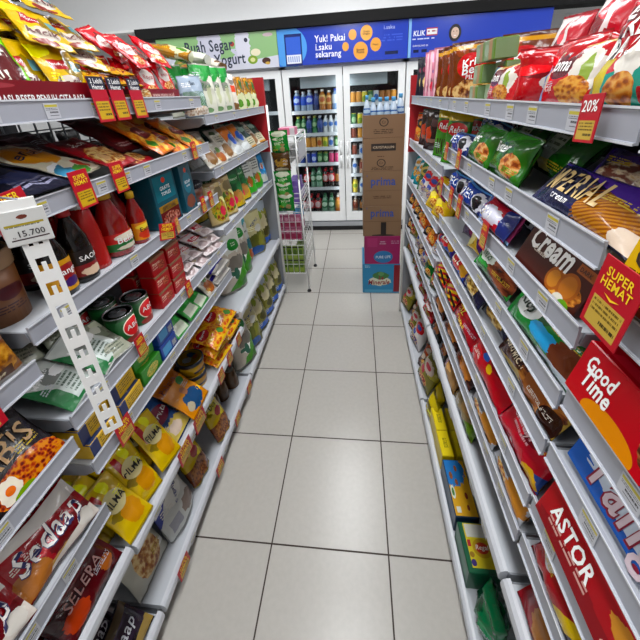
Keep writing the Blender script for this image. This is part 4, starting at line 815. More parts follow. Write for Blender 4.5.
boxp('goodtime', 'cookie_box', 'biscuit box', 'red cookie box with blue cookie photo', .22, .08, .035, card('goodtime_box', 'a81020', [('e', .36, .08, .2, .26, 'd89018'), ('d', 1, -.35, .62, '2c50a0'), ('f', .64, .5, .12, .34, '4a2a18', '8a5a34', 'c09a68', 8), ('r', .78, .1, .96, .6, '5aa4d8'), ('r', .8, .3, .94, .55, 'c8d8e8')], rough=.22), [('Good', .18, .72, .22, WH, 0, .1, 1.5, .05), ('Time', .20, .46, .22, WH, 0, .1, 1.5, .05)], top=card('goodtime_top', '9c0e1c', [('r', .1, .2, .5, .8, 'b02030')], rough=.25))
boxp('redpuro', 'cookie_box', 'biscuit box', 'crimson cookie box with pale lettering', .26, .10, .06, card('redpuro_box', '9c1020', [('r', .0, .0, .3, .4, '7a0c1c')], rough=.22), [('Puro', .3, .45, .4, '#e8c8c4', 0, .1, 1.5, .04), ('Swiss', .3, .78, .25, '#e8c8c4', 0, .1, 1.2, .03)], top=card('redpuro_top', 'a81424', rough=.25))
bagp('bluefold', 'cookie_pouch', 'pouch', 'blue and brown folded cookie pouch', .14, .12, .03, film('bluefold_film', '2c4f9a', [('r', .1, .45, .7, .9, 'c8d0dc'), ('t', .12, .5, .68, .86, '5a6a90', 4), ('w', .4, .15, .4, .2, '3a2018')], rough=.2))
boxp('choco', 'wafer_box', 'biscuit box', 'yellow chocolate wafer box', .17, .075, .10, card('choco_box', 'd8b41c', [('w', .6, .15, .4, .3, '4a1c10'), ('w', .8, .05, .3, .2, 'c88a3c'), ('t', .05, .42, .7, .55, '5a4a10', 2)], rough=.25), [('CHOCO', .36, .78, .6, '#2a1810', 0, 0, 1.3, .04)], top=card('choco_top', 'dcbc20', [('e', .6, .6, .2, .2, 'e8d8a0')]))
bagp('redcookie', 'cookie_pack', 'cookie pack', 'crimson cookie pack with biscuit photo', .2, .12, .045, film('redcookie_film', '8c0f1e', [('w', .5, .4, .3, .4, 'c08850'), ('w', .5, .4, .24, .3, 'b07a40'), ('r', .0, .9, 1, 1, 'c02838')], rough=.16), kind='roll')
bagp('redyellow', 'snack_pouch', 'pouch', 'red pouch with yellow stripe', .18, .1, .05, film('redyellow_film', '8a1420', [('d', 1, -.6, .42, 'd0b41c'), ('d', 1, -.6, .62, '241c3c'), ('w', .25, .6, .14, .2, 'd8d4d8')], rough=.18))
bagp('mixbrown', 'biscuit_pouch', 'pouch', 'brown and white wafer pouch', .15, .09, .035, film('mixbrown_film', '4a2418', [('w', .6, .4, .3, .34, 'b87a3c'), ('r', 0, .7, 1, 1, 'c4c0c0'), ('r', .7, .5, .95, .7, 'd0b82c'), ('t', .1, .74, .7, .94, '3a3a48', 2)], rough=.22))
bagp('whitewafer', 'biscuit_pouch', 'pouch', 'white wafer pouch with navy script', .15, .09, .035, film('whitew_film', 'c4c6cc', [('w', .75, .3, .26, .3, 'c08840'), ('f', .3, .15, .2, .16, *FOODR)], rough=.22), [('Nissin', .35, .7, .5, '#20304c', .1, .3)])
bagp('pizza', 'snack_pouch', 'pouch', 'black snack pouch with sausage photo', .12, .115, .03, film('pizza_film', '15171e', [('f', .5, .45, .34, .36, '5a2414', '9c5a30', 'c89060', 6)], rough=.2))
bagp('breadpack', 'bread_pack', 'bread pack', 'tan bread pack with red corner', .13, .12, .045, film('bread_film', 'b08a58', [('d', -1, .3, -.2, '8c2630'), ('r', 0, .86, 1, 1, 'd8d0b8')], rough=.25))
bagp('redgreen', 'bread_pack', 'bread pack', 'clear red and green cracker pack', .17, .11, .05, film('redgreen_film', '9a8a68', [('d', -1, 1, .35, '98142a'), ('d', 1, -1, .5, '6a8a2c'), ('w', .6, .5, .2, .16, 'c0a070')], rough=.2))
bagp('redbag', 'candy_bag', 'candy bag', 'red and white sweets bag', .12, .12, .04, film('redbag_film', 'a8142a', [('w', .5, .5, .35, .2, 'e0d8d8'), ('w', .5, .85, .3, .1, 'd8d0d4'), ('w', .5, .15, .3, .12, '7a6020')], rough=.2), [('Neo', .5, .5, .4, RD)])
boxp('greentin', 'biscuit_tin', 'biscuit box', 'green biscuit box with yellow label', .125, .085, .10, card('green_tin_side', '0f5238', [('r', .1, .2, .9, .8, '1a6a48')], rough=.3), top=card('green_tin_top', '11573b', [('r', .0, .12, .92, .95, 'd9c83c'), ('r', .02, .16, .3, .9, 'd8d8d0'), ('e', .52, .55, .2, .28, 'c0a020'), ('e', .52, .55, .12, .2, 'b03a20'), ('e', .82, .2, .07, .08, '3a2a6a'), ('e', .66, .2, .06, .07, '9a7a20'), ('r', .36, .14, .5, .24, 'a02030')], rough=.3), toptexts=[('Regal', .52, .55, .3, '#f0f0e0', 1.57, .2)])
boxp('greenslab', 'biscuit_tin', 'biscuit box', 'flat green biscuit box', .17, .12, .03, card('greenslab_side', '12502f', [('r', .1, .1, .9, .75, '7a7c5c'), ('w', .45, .4, .3, .2, 'a09870')], rough=.3))
bagp('greensoft', 'biscuit_bag', 'bag', 'glossy plain green biscuit bag', .115, .11, .07, film('greensoft_film', '0c6a44', rough=.12, bump=.5, bs=14), kind='stand', wr=.008)
boxp('pandabox', 'snack_box', 'box', 'blue and yellow cookie snack box', .185, .08, .075, card('panda_side', '1c3850', rough=.3), top=card('panda_top', 'd9ac18', [('w', .2, .3, .3, .6, '2276b4'), ('e', .3, .2, .07, .08, '8a5220'), ('e', .16, .5, .06, .07, '8a5220'), ('e', .42, .4, .06, .07, '8a5220'), ('e', .66, .7, .06, .07, '6a1a10'), ('e', .86, .66, .05, .06, '6a1a10'), ('e', .6, .12, .12, .1, 'd8e0d8'), ('w', .6, .12, .07, .06, '4a7a2c'), ('r', .85, .1, .95, .3, 'd8d8d0')], rough=.3))
boxp('yellowcube', 'cracker_box', 'box', 'plain yellow cracker box', .105, .08, .045, card('yellowcube', 'e2cc08', rough=.3), top=card('yellowcube_top', 'e8d40a', [('t', .3, .3, .7, .7, '5a5210', 4)], rough=.3))
bagp('yellowbag', 'cracker_bag', 'bag', 'crumpled yellow cracker bag', .10, .10, .04, film('yellowbag_film', 'd9c40a', [('r', .2, .55, .8, .7, '6a6010')], rough=.25))
P('whiterolls', 'wafer_tub', 'tub', 'white tub with red rim', (.07, .06, .07), lambda v: tub(.035, .06, card('rolls_side', 'c8c0bc', [('w', .75, .5, .14, .3, '7a1c24')]), mat('pale_lid', 'd8c8c8', rough=.3), card('rolls_top', '5a2a20', [('e', .5, .5, .3, .3, 'c8a088')])), 1)
for i, (nm, a, b, c) in enumerate((('teal', '1d8a94', 'd8d8d0', 'c08a28'), ('green', '116a2c', 'c9b060', '1d4a24'), ('white', 'd0cccc', 'b8202c', '3a4a90'), ('yellow', 'd9b81a', '6a1a3c', 'e8d860'), ('orange', 'b85a1c', '1c1818', 'd89a3c'), ('black', '191518', 'c8c4c4', 'a8541c'), ('olive', '7a7430', 'c8b8b0', 'a0283c'), ('brown', '3a1a16', 'a04a24', 'd0c0b0'))):
    bagp('chip_'+nm, 'crisps_bag', 'crisps bag', nm+' crisps bag', .12, .15, .05, film('chip_'+nm, a, [('w', .5, .62, .38, .16, b), ('w', .3, .4, .2, .08, c), ('f', .55, .2, .26, .13, *(FOODR if i % 2 else ('5a2a12', c, 'e8c070'))), ('r', 0, .93, 1, 1, b), ('e', .5, .62, .2, .07, c)], rough=.2))
bagp('rebo', 'sunflower_seed_bag', 'seed bag', 'green and yellow seed bag with red oval', .10, .182, .03, film('rebo_film', '4a8a2c', [('r', 0, .82, 1, 1, 'd0b82c'), ('s', .1, .05, .9, .4, '3a2a1c', 8), ('e', .5, .66, .42, .13, 'b81c28')], rough=.2), [('Rebo', .5, .66, .6, WH, 0, .3, 1.2, .03)])
bagp('rebored', 'sunflower_seed_bag', 'seed bag', 'maroon seed bag with orange base', .12, .12, .04, film('rebored_film', '5c1420', [('e', .5, .18, .46, .2, 'c8581c'), ('r', 0, .4, 1, .46, 'a07038')], rough=.2), [('Rebo', .5, .64, .7, '#e8d8d0', 0, .3, 1.2, .03)])
bagp('darkchoc', 'chocolate_pouch', 'pouch', 'dark brown chocolate pouch', .11, .17, .03, film('darkchoc_film', '2a1310', [('w', .3, .4, .2, .2, 'b0421c'), ('w', .6, .7, .2, .1, '5a3a3c'), ('r', .3, .2, .8, .3, '8a6a60')], rough=.2))

# ------------------------------------------------------------------ shelf stocking
ORD = ['top', 'second', 'third', 'fourth', 'fifth', 'sixth', 'seventh', 'eighth', 'ninth']
BAYW = {'L0': 'noodle bay', 'L1': 'sauce bay', 'L2': 'rice bay', 'R0': 'front biscuit bay', 'R1': 'middle biscuit bay', 'R2': 'end biscuit bay'}
def S(bay, lv, y0, y1, keys, tilt=10, back=0, dz=0, jit=1.0, yaw=0, place=None, roll=3, sc=1):
    """stock one shelf: keys spread evenly between y0 and y1, near to far"""
    a, b, zs, cv = LEV[bay]; s = 1 if bay[0] == 'R' else -1
    fr = -.008 if tilt > 8 and back <= .006 else .004 if back <= .012 else .008
    x = FX[s]+s*(fr+back); z = zs[lv]-.0118+dz
    bottom = lv == len(zs)-1
    where = 'on '+BAYW[bay]+"'s "+('bottom' if bottom else ORD[lv])+' shelf'
    n = len(keys)
    for i, k in enumerate(keys):
        y = y0+(y1-y0)*((i+.5)/n)+rnd.uniform(-.004, .004)*jit
        put(k, x+s*rnd.uniform(0, .008)*jit, y, z, bay[0], tilt=tilt+rnd.uniform(-3, 3)*jit, roll=rnd.uniform(-roll, roll)*jit, yaw=yaw+rnd.uniform(-.04, .04)*jit, where=where, order=y+back*.001, place=place, sc=sc, opt=back >= .03 or dz > 0)
def one(bay, lv, y, key, **k): S(bay, lv, y, y, [key], **k)
R_ = lambda k, n: [k]*n

# the half of the double sided unit that backs onto the sauce bay, seen through its wire grid
def rear_unit():
    t = empty('shelf_unit', 'dim shelf unit glimpsed through the wire grid behind the flat packs', 'shelf unit', (-.67, -.21, 0)); L = .88
    MB().box((-.42, .003, 0), (-.40, L-.003, 1.75), m_dark).build('added_dark_sheet', t); MB().box((-.40, .003, 0), (-.01, L-.003, .04), m_steel).build('base', t)  # dark sheet added to keep the view through the grid dark, above the base
    for z in (.9, 1.2, 1.46):
        b = MB().box((-.39, .003, z-.02), (-.012, L-.003, z), mat('dim_board', '55575c', rough=.6)).build('shelf_board', t)  # board colour darkened to put the dim interior into the paint
        MB().box((-.395, .003, z-.03), (-.39, L-.003, z+.01), m_rail).build('price_rail', b)
    solid_object(t)
    bagp('rearpack', 'coffee_pack', 'pack', 'white and black pack behind the wire grid', .11, .16, .03, film('rear_film', '2c2a2c', [('r', .1, .1, .9, .45, 'b0aeac'), ('w', .5, .7, .3, .12, '5a3a2c')]))
    for j in range(7): put('rearpack', -.78, -.14+j*.125, 1.2005, 'L', tilt=3, where='in a row', order=j)
rear_unit()
# sauce bay, top shelf: trays and heaps of sachets
one('L1', 0, -.02, 'tray1', tilt=0, jit=0, back=-.006); one('L1', 0, .42, 'tray2', tilt=0, jit=0, back=-.006); one('L0', 0, -.41, 'tray1', tilt=0, jit=0, back=-.006)
for bk, dz, ks in ((.012, .006, ['racik', 'rasa', 'racik', 'racik']), (.045, .008, ['racik', 'rasa', 'racik', 'racik']), (.085, .008, ['racik']*4), (.13, .008, ['racik']*4)):
    S('L1', 0, -.2, .15, ks, tilt=24, back=bk, dz=dz, roll=6, place='standing in the slogan tray')
for lay in range(7):
    S('L1', 0, -.24+lay*.008, .27-lay*.006, ['racik', 'racik', 'racik', 'racik', 'racik'], tilt=44+lay*3, back=.02+.018*lay, dz=.07+lay*.024, roll=16, place='heap layer '+['one', 'two', 'three', 'four', 'five', 'six', 'seven'][lay])
for lay in range(7): S('L1', 0, .14, .34, ['sachet', 'racik' if lay == 5 else 'sachet'], tilt=74, back=.0+.006*lay, dz=.005+lay*.015, roll=10, place='in the flat pile')
for bk in (.02, .05, .08): S('L1', 0, .33, .6, ['royco', 'royco', 'royco'], tilt=20, back=bk+.02, dz=.006, roll=9, place='standing')
for lay in range(3): S('L1', 0, .34+lay*.01, .62, ['royco', 'royco'], tilt=45, back=.02+.03*lay, dz=.055+.02*lay, roll=24, place='lying on top')
S('L1', 0, .5, .66, ['vermicelli'], tilt=4, back=.03, place='at the far end')
S('L0', 0, -.62, -.22, ['racik', 'racik', 'rasa'], tilt=22, back=.012, dz=.006); S('L0', 0, -.62, -.22, ['racik']*3, tilt=50, back=.05, dz=.1)
# second shelf: flat packs fanned on the shelf
S('L1', 1, -.2, -.02, ['flatnavy', 'flatnavy'], tilt=76, back=0, roll=10); S('L1', 1, -.2, -.04, ['flatnavy'], tilt=74, back=.05, dz=.02)
S('L1', 1, -.02, .10, ['flatenjoy'], tilt=68, back=0, dz=.012, yaw=.25); S('L1', 1, -.05, .2, ['flatmaroon']*3, tilt=62, back=.075, dz=.008)
S('L1', 1, .10, .32, ['flatred', 'flatred'], tilt=68, back=.0, yaw=.1); S('L1', 1, .12, .36, ['flatred', 'flatmaroon'], tilt=62, back=.05, dz=.02)
S('L1', 1, .32, .66, ['flatnoodle', 'flatnoodle', 'flatnoodle'], tilt=58, back=.0, yaw=.1); S('L1', 1, .30, .64, ['flatnoodle']*3, tilt=55, back=.05, dz=.018)
# third shelf: bottles, gift packs
one('L1', 2, -.165, 'canister', tilt=0, back=.03, roll=0)
for y, k, bk in ((-.075, 'kecap', .012), (-.125, 'kecap', .07), (-.01, 'saus', .012), (-.045, 'saus', .10), (.045, 'tomato', .02), (.02, 'tomato', .10), (.115, 'sambal', .012), (.09, 'sambal', .13), (.2, 'smallsauce', .012), (.175, 'smallsauce', .075), (.235, 'sambal', .08), (.235, 'smallsauce', .2)):
    one('L1', 2, y, k, tilt=0, back=bk, roll=0, jit=.2)
S('L1', 2, .27, .41, ['gift'], tilt=2, back=.01, roll=0); S('L1', 2, .29, .43, ['gift'], tilt=0, back=.11, roll=0); S('L1', 2, .43, .53, ['giftslim'], tilt=2, back=.01, roll=0); S('L1', 2, .44, .54, ['giftslim'], tilt=0, back=.09, roll=0)
one('L1', 2, .60, 'bowl', tilt=0, back=.02)
# fourth shelf
S('L1', 3, -.2, -.02, ['greenpouch', 'greenpouch'], tilt=55, back=0, roll=14); S('L1', 3, -.2, -.05, ['greenpouch', 'olivepouch'], tilt=50, back=.05, dz=.02, roll=14)
S('L1', 3, -.2, .02, ['olivepouch', 'olivepouch'], tilt=48, back=.09, dz=.05, roll=20); S('L1', 3, -.2, .02, ['olivepouch', 'greenpouch'], tilt=30, back=.15, dz=.02, roll=14)
for y, bk, dz in ((.045, .012, 0), (.125, .015, 0), (.01, .085, 0), (.09, .09, 0), (.05, .16, 0)): one('L1', 3, y, 'abc', tilt=0, back=bk, dz=dz, roll=0, jit=.2)
one('L1', 3, -.02, 'olivepouch', tilt=60, back=.0, roll=10)
for k in range(3): S('L1', 3, .17, .34, ['corned', 'corned'], tilt=0, back=.01, dz=.0558*k, roll=0, jit=.4, place='tier '+['one', 'two', 'three'][k]); 
for k in range(3): S('L1', 3, .17, .34, ['corned', 'corned'], tilt=0, back=.075, dz=.0558*k, roll=0, jit=.3, place='rear tier '+['one', 'two', 'three'][k])
for k in range(3): S('L1', 3, .35, .66, ['pinkpouch']*4, tilt=70, back=.012*k, dz=.012*k, roll=12, place=['lowest layer', 'middle layer', 'upper layer'][k])
S('L1', 3, .37, .66, ['pinkpouch']*3, tilt=48, back=.075, dz=.03, roll=10, place='rear row')
# fifth shelf
S('L1', 4, -.2, 0, ['yellowbox', 'yellowbox'], tilt=0, roll=0); S('L1', 4, -.2, 0, ['yellowbox', 'yellowbox'], tilt=0, back=.01, dz=.0458, roll=0, place='stacked above')
S('L1', 4, -.2, 0, ['yellowbox', 'greenspice'], tilt=0, back=.075, roll=0, place='behind')
S('L1', 4, .0, .1, ['greenspice'], tilt=0, roll=0); S('L1', 4, .0, .1, ['greenspice'], tilt=0, roll=0, dz=.0505, back=.012, place='stacked above')
S('L1', 4, .1, .19, ['bluebox'], tilt=0, roll=0); S('L1', 4, .1, .19, ['bluebox'], tilt=0, roll=0, dz=.0505, place='stacked above'); S('L1', 4, .0, .19, ['bluebox', 'bluebox'], tilt=0, back=.08, roll=0, place='behind')
for k in range(2): S('L1', 4, .2, .44, ['greenbox']*3, tilt=50, back=.02*k, dz=.018*k, roll=8, place=['front row', 'rear row'][k])
S('L1', 4, .44, .53, ['brownpouch'], tilt=38)
for k in range(3): one('L1', 4, .585, 'purplepack', tilt=78, dz=.031*k, back=.0, roll=2, place='level '+['one', 'two', 'three', 'four'][k])
# sixth shelf
S('L1', 5, -.2, .05, ['filma']*3, tilt=40, roll=14, yaw=-.1); S('L1', 5, -.2, .04, ['filma']*3, tilt=34, roll=12, back=.045, dz=.01, place='second row'); S('L1', 5, -.2, .03, ['filma']*3, tilt=28, roll=10, back=.09, dz=.01, place='third row')
one('L1', 5, -.155, 'filma', tilt=75, back=.0, roll=6)
S('L1', 5, .035, .14, ['forvita'], tilt=50, back=.005); S('L1', 5, .0, .14, ['forvita'], tilt=42, back=.06, dz=.01)
S('L1', 5, .14, .27, ['palmia'], tilt=48, back=.0); S('L1', 5, .13, .26, ['palmia'], tilt=42, back=.05, dz=.012)
for y, bk, dz in ((.33, .02, 0), (.33, .022, .062), (.315, .135, 0), (.32, .13, .062)): one('L1', 5, y, 'blueband', tilt=0, back=bk, dz=dz, roll=0, jit=.4, place='upper one' if dz else 'lower one')
for k in range(3): S('L1', 5, .4, .67, ['noodle', 'noodle'], tilt=72, back=.0, dz=.034*k, roll=6, place=['lowest', 'middle', 'uppermost'][k]+' layer')
for k in range(4): S('L1', 5, .38, .67, ['noodle', 'noodle'], tilt=60, back=.11, dz=.034*k, roll=8, place='rear '+['lowest', 'second', 'third', 'uppermost'][k]+' layer')
# bottom shelf
S('L1', 6, -.2, -.06, ['flatcereal'], tilt=24, back=.05); S('L1', 6, -.07, .09, ['flour'], tilt=16, back=.01); S('L1', 6, .1, .23, ['baseyellow'], tilt=20, back=.01); S('L1', 6, .27, .41, ['baseyellow'], tilt=22, back=.0)
one('L1', 6, .45, 'jar', tilt=0, back=.06); one('L1', 6, .53, 'jar', tilt=0, back=.05); one('L1', 6, .61, 'jar', tilt=0, back=.03)
S('L1', 6, -.05, .4, ['flour', 'baseyellow', 'baseyellow'], tilt=10, back=.12)
# rice bay
S('L2', 0, .68, .98, ['vermicelli', 'ricewhite', 'ricewhite'], tilt=6, back=.01, yaw=-.45); S('L2', 0, .98, 1.2, ['ricewhite', 'ricered'], tilt=6, back=.01, yaw=-.4); S('L2', 0, 1.22, 1.56, ['ricegold']*3, tilt=6, back=.005, yaw=-.4)
S('L2', 0, .72, 1.3, ['ricewhite']*4, tilt=8, back=.1, yaw=-.3); S('L2', 0, .7, 1.2, ['ricegold', 'ricewhite', 'ricered'], tilt=75, back=.04, dz=.185, roll=15, place='lying on top')
S('L2', 1, .68, 1.56, ['mixwhite', 'brownpouch', 'mixwhite', 'mixblue', 'mixblue', 'mixgreen', 'mixwhite', 'mixgreen'], tilt=38, back=.0, yaw=-.3, roll=8); S('L2', 1, .68, 1.56, ['mixblue', 'mixwhite', 'mixgreen', 'mixwhite', 'mixgreen', 'mixgreen'], tilt=32, back=.07, yaw=-.3, roll=8)
S('L2', 2, .70, 1.56, ['nutcream', 'nutcream', 'nutgreen', 'nutgreen', 'nutwhite', 'nutwhite', 'skybag'], tilt=9, back=.01, yaw=-.4); S('L2', 2, .7, 1.5, ['nutgreen', 'nutgreen', 'nutwhite', 'darkchoc', 'skybag'], tilt=5, back=.12, yaw=-.3)
S('L2', 3, .83, 1.58, ['bigrice', 'bigrice', 'tealrice', 'creamrice', 'oliverice'], tilt=5, back=.03, yaw=-.45, roll=2, sc=1.12); S('L2', 3, .85, 1.5, ['bigrice', 'tealrice', 'creamrice'], tilt=4, back=.15, yaw=-.4, roll=2)
S('L2', 4, .7, 1.58, ['bigrice', 'creamrice', 'oliverice', 'oliverice', 'oliverice', 'oliverice'], tilt=12, back=.0, yaw=-.3, roll=2); S('L2', 4, .75, 1.5, ['bigrice', 'oliverice', 'creamrice'], tilt=8, back=.14, yaw=-.3)
# noodle bay
S('L0', 2, -.375, -.22, ['lebar'], tilt=8, back=.0, roll=1, jit=.3); S('L0', 2, -.37, -.2, ['purplenoodle'], tilt=18, back=.04, roll=1, jit=.3); S('L0', 2, -.58, -.4, ['lebar'], tilt=20, back=0)
S('L0', 3, -.56, -.22, ['greennoodle', 'hype'], tilt=42, back=.0, jit=.4); S('L0', 3, -.54, -.24, ['hype', 'hype'], tilt=42, back=.045, dz=.01); S('L0', 3, -.54, -.24, ['hype', 'hype'], tilt=42, back=.09, dz=.02)
for k in range(3): S('L0', 4, -.55, -.22, ['sedaap', 'sedaap'], tilt=40, back=.0+.055*k, dz=.0, roll=3, yaw=-.05, place=['front row', 'second row', 'third row'][k])
for k in range(2): S('L0', 5, -.55, -.40, ['sedaap'], tilt=40, back=.05*k, dz=.0, place=['front', 'behind'][k])
for k in range(4): S('L0', 5, -.39, -.22, ['selera'], tilt=40, back=.05*k, roll=3, place=['front row', 'second row', 'third row', 'fourth row'][k])
for k in range(2): S('L0', 6, -.56, -.22, ['basesedaap', 'basesedaap'], tilt=45, back=.05*k, place=['front', 'behind'][k])
S('L0', 1, -.5, -.22, ['flatmaroon', 'darkchoc'], tilt=10, back=.12)

# biscuit side: middle bay
one('R1', 0, -.20, 'fresh', tilt=16, yaw=-.05, jit=0, roll=-5, back=.0)
one('R1', 0, -.02, 'roma', tilt=12, back=.012, jit=.3, roll=1); one('R1', 0, -.075, 'roma', tilt=10, back=.075, jit=.3, roll=1, dz=.0); one('R1', 0, .08, 'redtwist', tilt=6, yaw=1.1, back=.0, jit=.2); one('R1', 0, .175, 'roma', tilt=12, back=.005, jit=.3, roll=1)
S('R1', 0, -.03, .07, ['redtwist'], tilt=12, back=.02); S('R1', 0, .0, .2, ['redtwist'], tilt=14, back=.07, roll=20)
S('R1', 0, -.2, .25, ['whitetext', 'yellowwhite', 'redwhite'], tilt=10, back=.09, roll=4); S('R1', 0, -.1, .36, ['redwhite', 'redtwist', 'redwhite', 'redtwist'], tilt=20, back=.15, dz=.03, roll=15)
for k in range(3):
    S('R1', 0, .24, .38, ['greencube', 'greencube'], tilt=0, dz=.0425*k, roll=0, place='tier '+['one', 'two', 'three'][k])
S('R2', 0, .57, .84, ['kris']*5, tilt=4, back=.0, yaw=1.2, roll=2); S('R1', 0, .40, .55, ['kris'], tilt=5, back=.10, yaw=1.2, roll=2)
S('R2', 0, .87, 1.1, ['pinksnack']*3, tilt=4, back=.0, yaw=1.1, roll=2); S('R2', 0, 1.13, 1.34, ['darksnack', 'darksnack'], tilt=4, back=.0, yaw=1.1, roll=2)
# R1 second shelf
S('R1', 1, -.28, -.01, ['imperial'], tilt=40, back=.0, jit=.3, roll=1); S('R1', 1, -.24, -.04, ['purplewafer'], tilt=30, back=.05, dz=.01, roll=3); S('R1', 1, .03, .34, ['better', 'better'], tilt=22, back=.0, roll=5); S('R1', 1, .0, .3, ['greendark', 'greendark'], tilt=36, back=.05, dz=.02, roll=6)
S('R1', 1, .35, .56, ['oreo'], tilt=24, back=0, roll=2, dz=.0); S('R1', 1, .32, .56, ['oreo', 'oreo'], tilt=18, back=.045, dz=.03, roll=10, jit=1.5); S('R1', 1, .36, .54, ['rebored'], tilt=4, back=.10, roll=2)
# R1 third: cookie box and rolls
one('R1', 2, -.105, 'cream', tilt=22, jit=0, roll=0)
S('R1', 2, .04, .52, ['oreopink', 'oreo', 'oreo'], tilt=24, back=0, roll=4); S('R1', 2, .03, .56, ['oreo', 'oreopink', 'oreo'], tilt=22, back=.042, dz=.022, roll=6, place='second row'); S('R1', 2, .1, .58, ['oreo']*3, tilt=18, back=.09, dz=.035, roll=8, place='third row')
S('R1', 2, .03, .2, ['redgem'], tilt=26, back=.0, dz=.0, roll=3)
# R1 fourth
S('R1', 3, -.235, -.01, ['milo'], tilt=28, back=0, roll=1, jit=.3); S('R1', 3, -.01, .19, ['greenchoc'], tilt=28, roll=2); S('R1', 3, -.2, .2, ['greenchoc', 'milo'], tilt=22, back=.05, dz=.012, roll=2, place='second row')
S('R1', 3, .2, .30, ['yellowpurple'], tilt=30, back=.01, roll=10); S('R1', 3, .31, .40, ['purplebar'], tilt=30, back=.015, roll=10)
# R1 fifth
S('R1', 4, -.235, .0, ['sandwich'], tilt=28, roll=1, jit=.3); S('R1', 4, -.0, .13, ['navygold'], tilt=28, back=.01); S('R1', 4, .24, .55, ['ritz', 'ritz'], tilt=28, roll=4); S('R1', 4, .22, .55, ['ritz', 'ritz'], tilt=20, back=.05, dz=.01, roll=4, place='second row')
# R1 sixth
S('R1', 5, -.235, -.06, ['redcrunch'], tilt=28, roll=3); S('R1', 5, -.06, .13, ['redplain'], tilt=26, roll=3); S('R1', 5, .13, .31, ['ritzred'], tilt=26, roll=3); S('R1', 5, .31, .56, ['tricolor', 'tricolor'], tilt=26); S('R1', 5, -.1, .5, ['redplain', 'ritzred', 'tricolor'], tilt=22, back=.055, dz=.01, place='second row')
S('R1', 3, -.2, .3, ['greenchoc', 'redgem', 'milo'], tilt=14, back=.045, place='third row'); S('R1', 4, -.2, .55, ['sandwich', 'navygold', 'ritz', 'navygold', 'ritz'], tilt=14, back=.04, place='third row'); S('R1', 5, -.2, .54, ['redplain', 'ritzred', 'redplain', 'tricolor', 'tricolor'], tilt=12, back=.045, place='third row'); S('R1', 4, .12, .24, ['navygold'], tilt=28)
# R1 seventh
S('R1', 6, -.235, .56, ['whitewafer', 'whitewafer', 'mixbrown', 'mixbrown', 'mixbrown'], tilt=28, roll=4); S('R1', 6, -.2, .5, ['mixbrown', 'whitewafer', 'mixbrown'], tilt=24, back=.06, dz=.01, roll=4, place='second row')
# R1 eighth (white rail)
S('R1', 7, -.21, -.05, ['greenslab'], tilt=26, back=.03, roll=1); S('R1', 7, .05, .22, ['redgreen'], tilt=26, back=.005, roll=5); S('R1', 7, .22, .33, ['breadpack'], tilt=24, back=.0, roll=4); S('R1', 7, .34, .56, ['pizza', 'pizza'], tilt=36, roll=5); S('R1', 7, .02, .12, ['redbag'], tilt=70, back=.03)
# R1 bottom
one('R1', 8, -.03, 'greentin', tilt=0, back=.004, roll=0, jit=0, dz=.0); one('R1', 8, -.16, 'greensoft', tilt=6, back=.004, roll=0, jit=0)
S('R1', 8, .045, .235, ['pandabox'], tilt=0, back=.004, roll=0, jit=.2)
for c in range(2): S('R1', 8, .245, .46, ['yellowcube', 'yellowcube'], tilt=0, back=.004+.052*c, roll=0, jit=.4, place=['front', 'behind'][c])

S('R1', 8, .46, .56, ['yellowbag', 'yellowbag'], tilt=12, roll=12); one('R1', 8, .49, 'whiterolls', tilt=0, back=.1)
# R0
one('R0', 0, -.33, 'whitetext', tilt=8, back=.12, roll=2); one('R0', 0, -.52, 'roma', tilt=14)
one('R0', 1, -.35, 'choco', tilt=12, back=.0, roll=0, jit=0); one('R0', 1, -.53, 'choco', tilt=12, back=.0, roll=0, jit=0)
one('R0', 2, -.35, 'goodtime', tilt=12, roll=0, jit=.2); one('R0', 2, -.34, 'redpuro', tilt=0, back=.055, roll=0, jit=.2, dz=.0); one('R0', 2, -.28, 'bluefold', tilt=70, back=.02, dz=.108, roll=14); one('R0', 2, -.58, 'goodtime', tilt=12, roll=0)
one('R0', 3, -.42, 'tango', tilt=16, roll=0, jit=0); one('R0', 3, -.42, 'blackbox', tilt=0, back=.045, dz=.0, roll=0, jit=0)
one('R0', 4, -.43, 'astor', tilt=14, roll=0, jit=0)
one('R0', 5, -.34, 'redyellow', tilt=24, roll=2); one('R0', 5, -.54, 'redyellow', tilt=24, roll=2); one('R0', 6, -.36, 'redcookie', tilt=28, roll=2); one('R0', 6, -.58, 'redcookie', tilt=28, roll=2)
one('R0', 7, -.34, 'greensoft', tilt=10, roll=0, back=.02); one('R0', 7, -.55, 'greensoft', tilt=10, roll=0, back=.02)
# fix: soft green bag stands just past the post, box beside it
# R2
S('R2', 1, .58, .86, ['rebo', 'rebo'], tilt=6, back=.005, yaw=.7); S('R2', 1, .9, 1.34, ['darkchoc', 'darkchoc', 'chip_orange'], tilt=6, back=.005, yaw=.6); S('R2', 1, .6, 1.3, ['rebo', 'darkchoc', 'darkchoc'], tilt=6, back=.1, yaw=.5)
S('R2', 2, .57, 1.35, ['chip_yellow', 'chip_yellow', 'chip_white', 'chip_white', 'chip_green', 'chip_teal', 'chip_teal'], tilt=24, yaw=.4, roll=10); S('R2', 2, .6, 1.3, ['chip_yellow', 'chip_white', 'chip_green', 'chip_teal'], tilt=14, back=.08, yaw=.4, roll=10)
S('R2', 3, .57, 1.35, ['chip_white', 'chip_orange', 'chip_black', 'chip_orange', 'chip_black', 'chip_black', 'chip_orange', 'chip_black'], tilt=30, yaw=.3, sc=.93, roll=12); S('R2', 3, .6, 1.3, ['chip_black', 'chip_orange', 'chip_black', 'chip_orange'], tilt=26, back=.08, yaw=.3, sc=.93, roll=10)
S('R2', 4, .57, 1.35, ['chip_olive', 'chip_green', 'chip_white', 'chip_brown', 'chip_white', 'chip_green', 'chip_olive', 'chip_brown'], tilt=22, yaw=.2, sc=.93, roll=12)
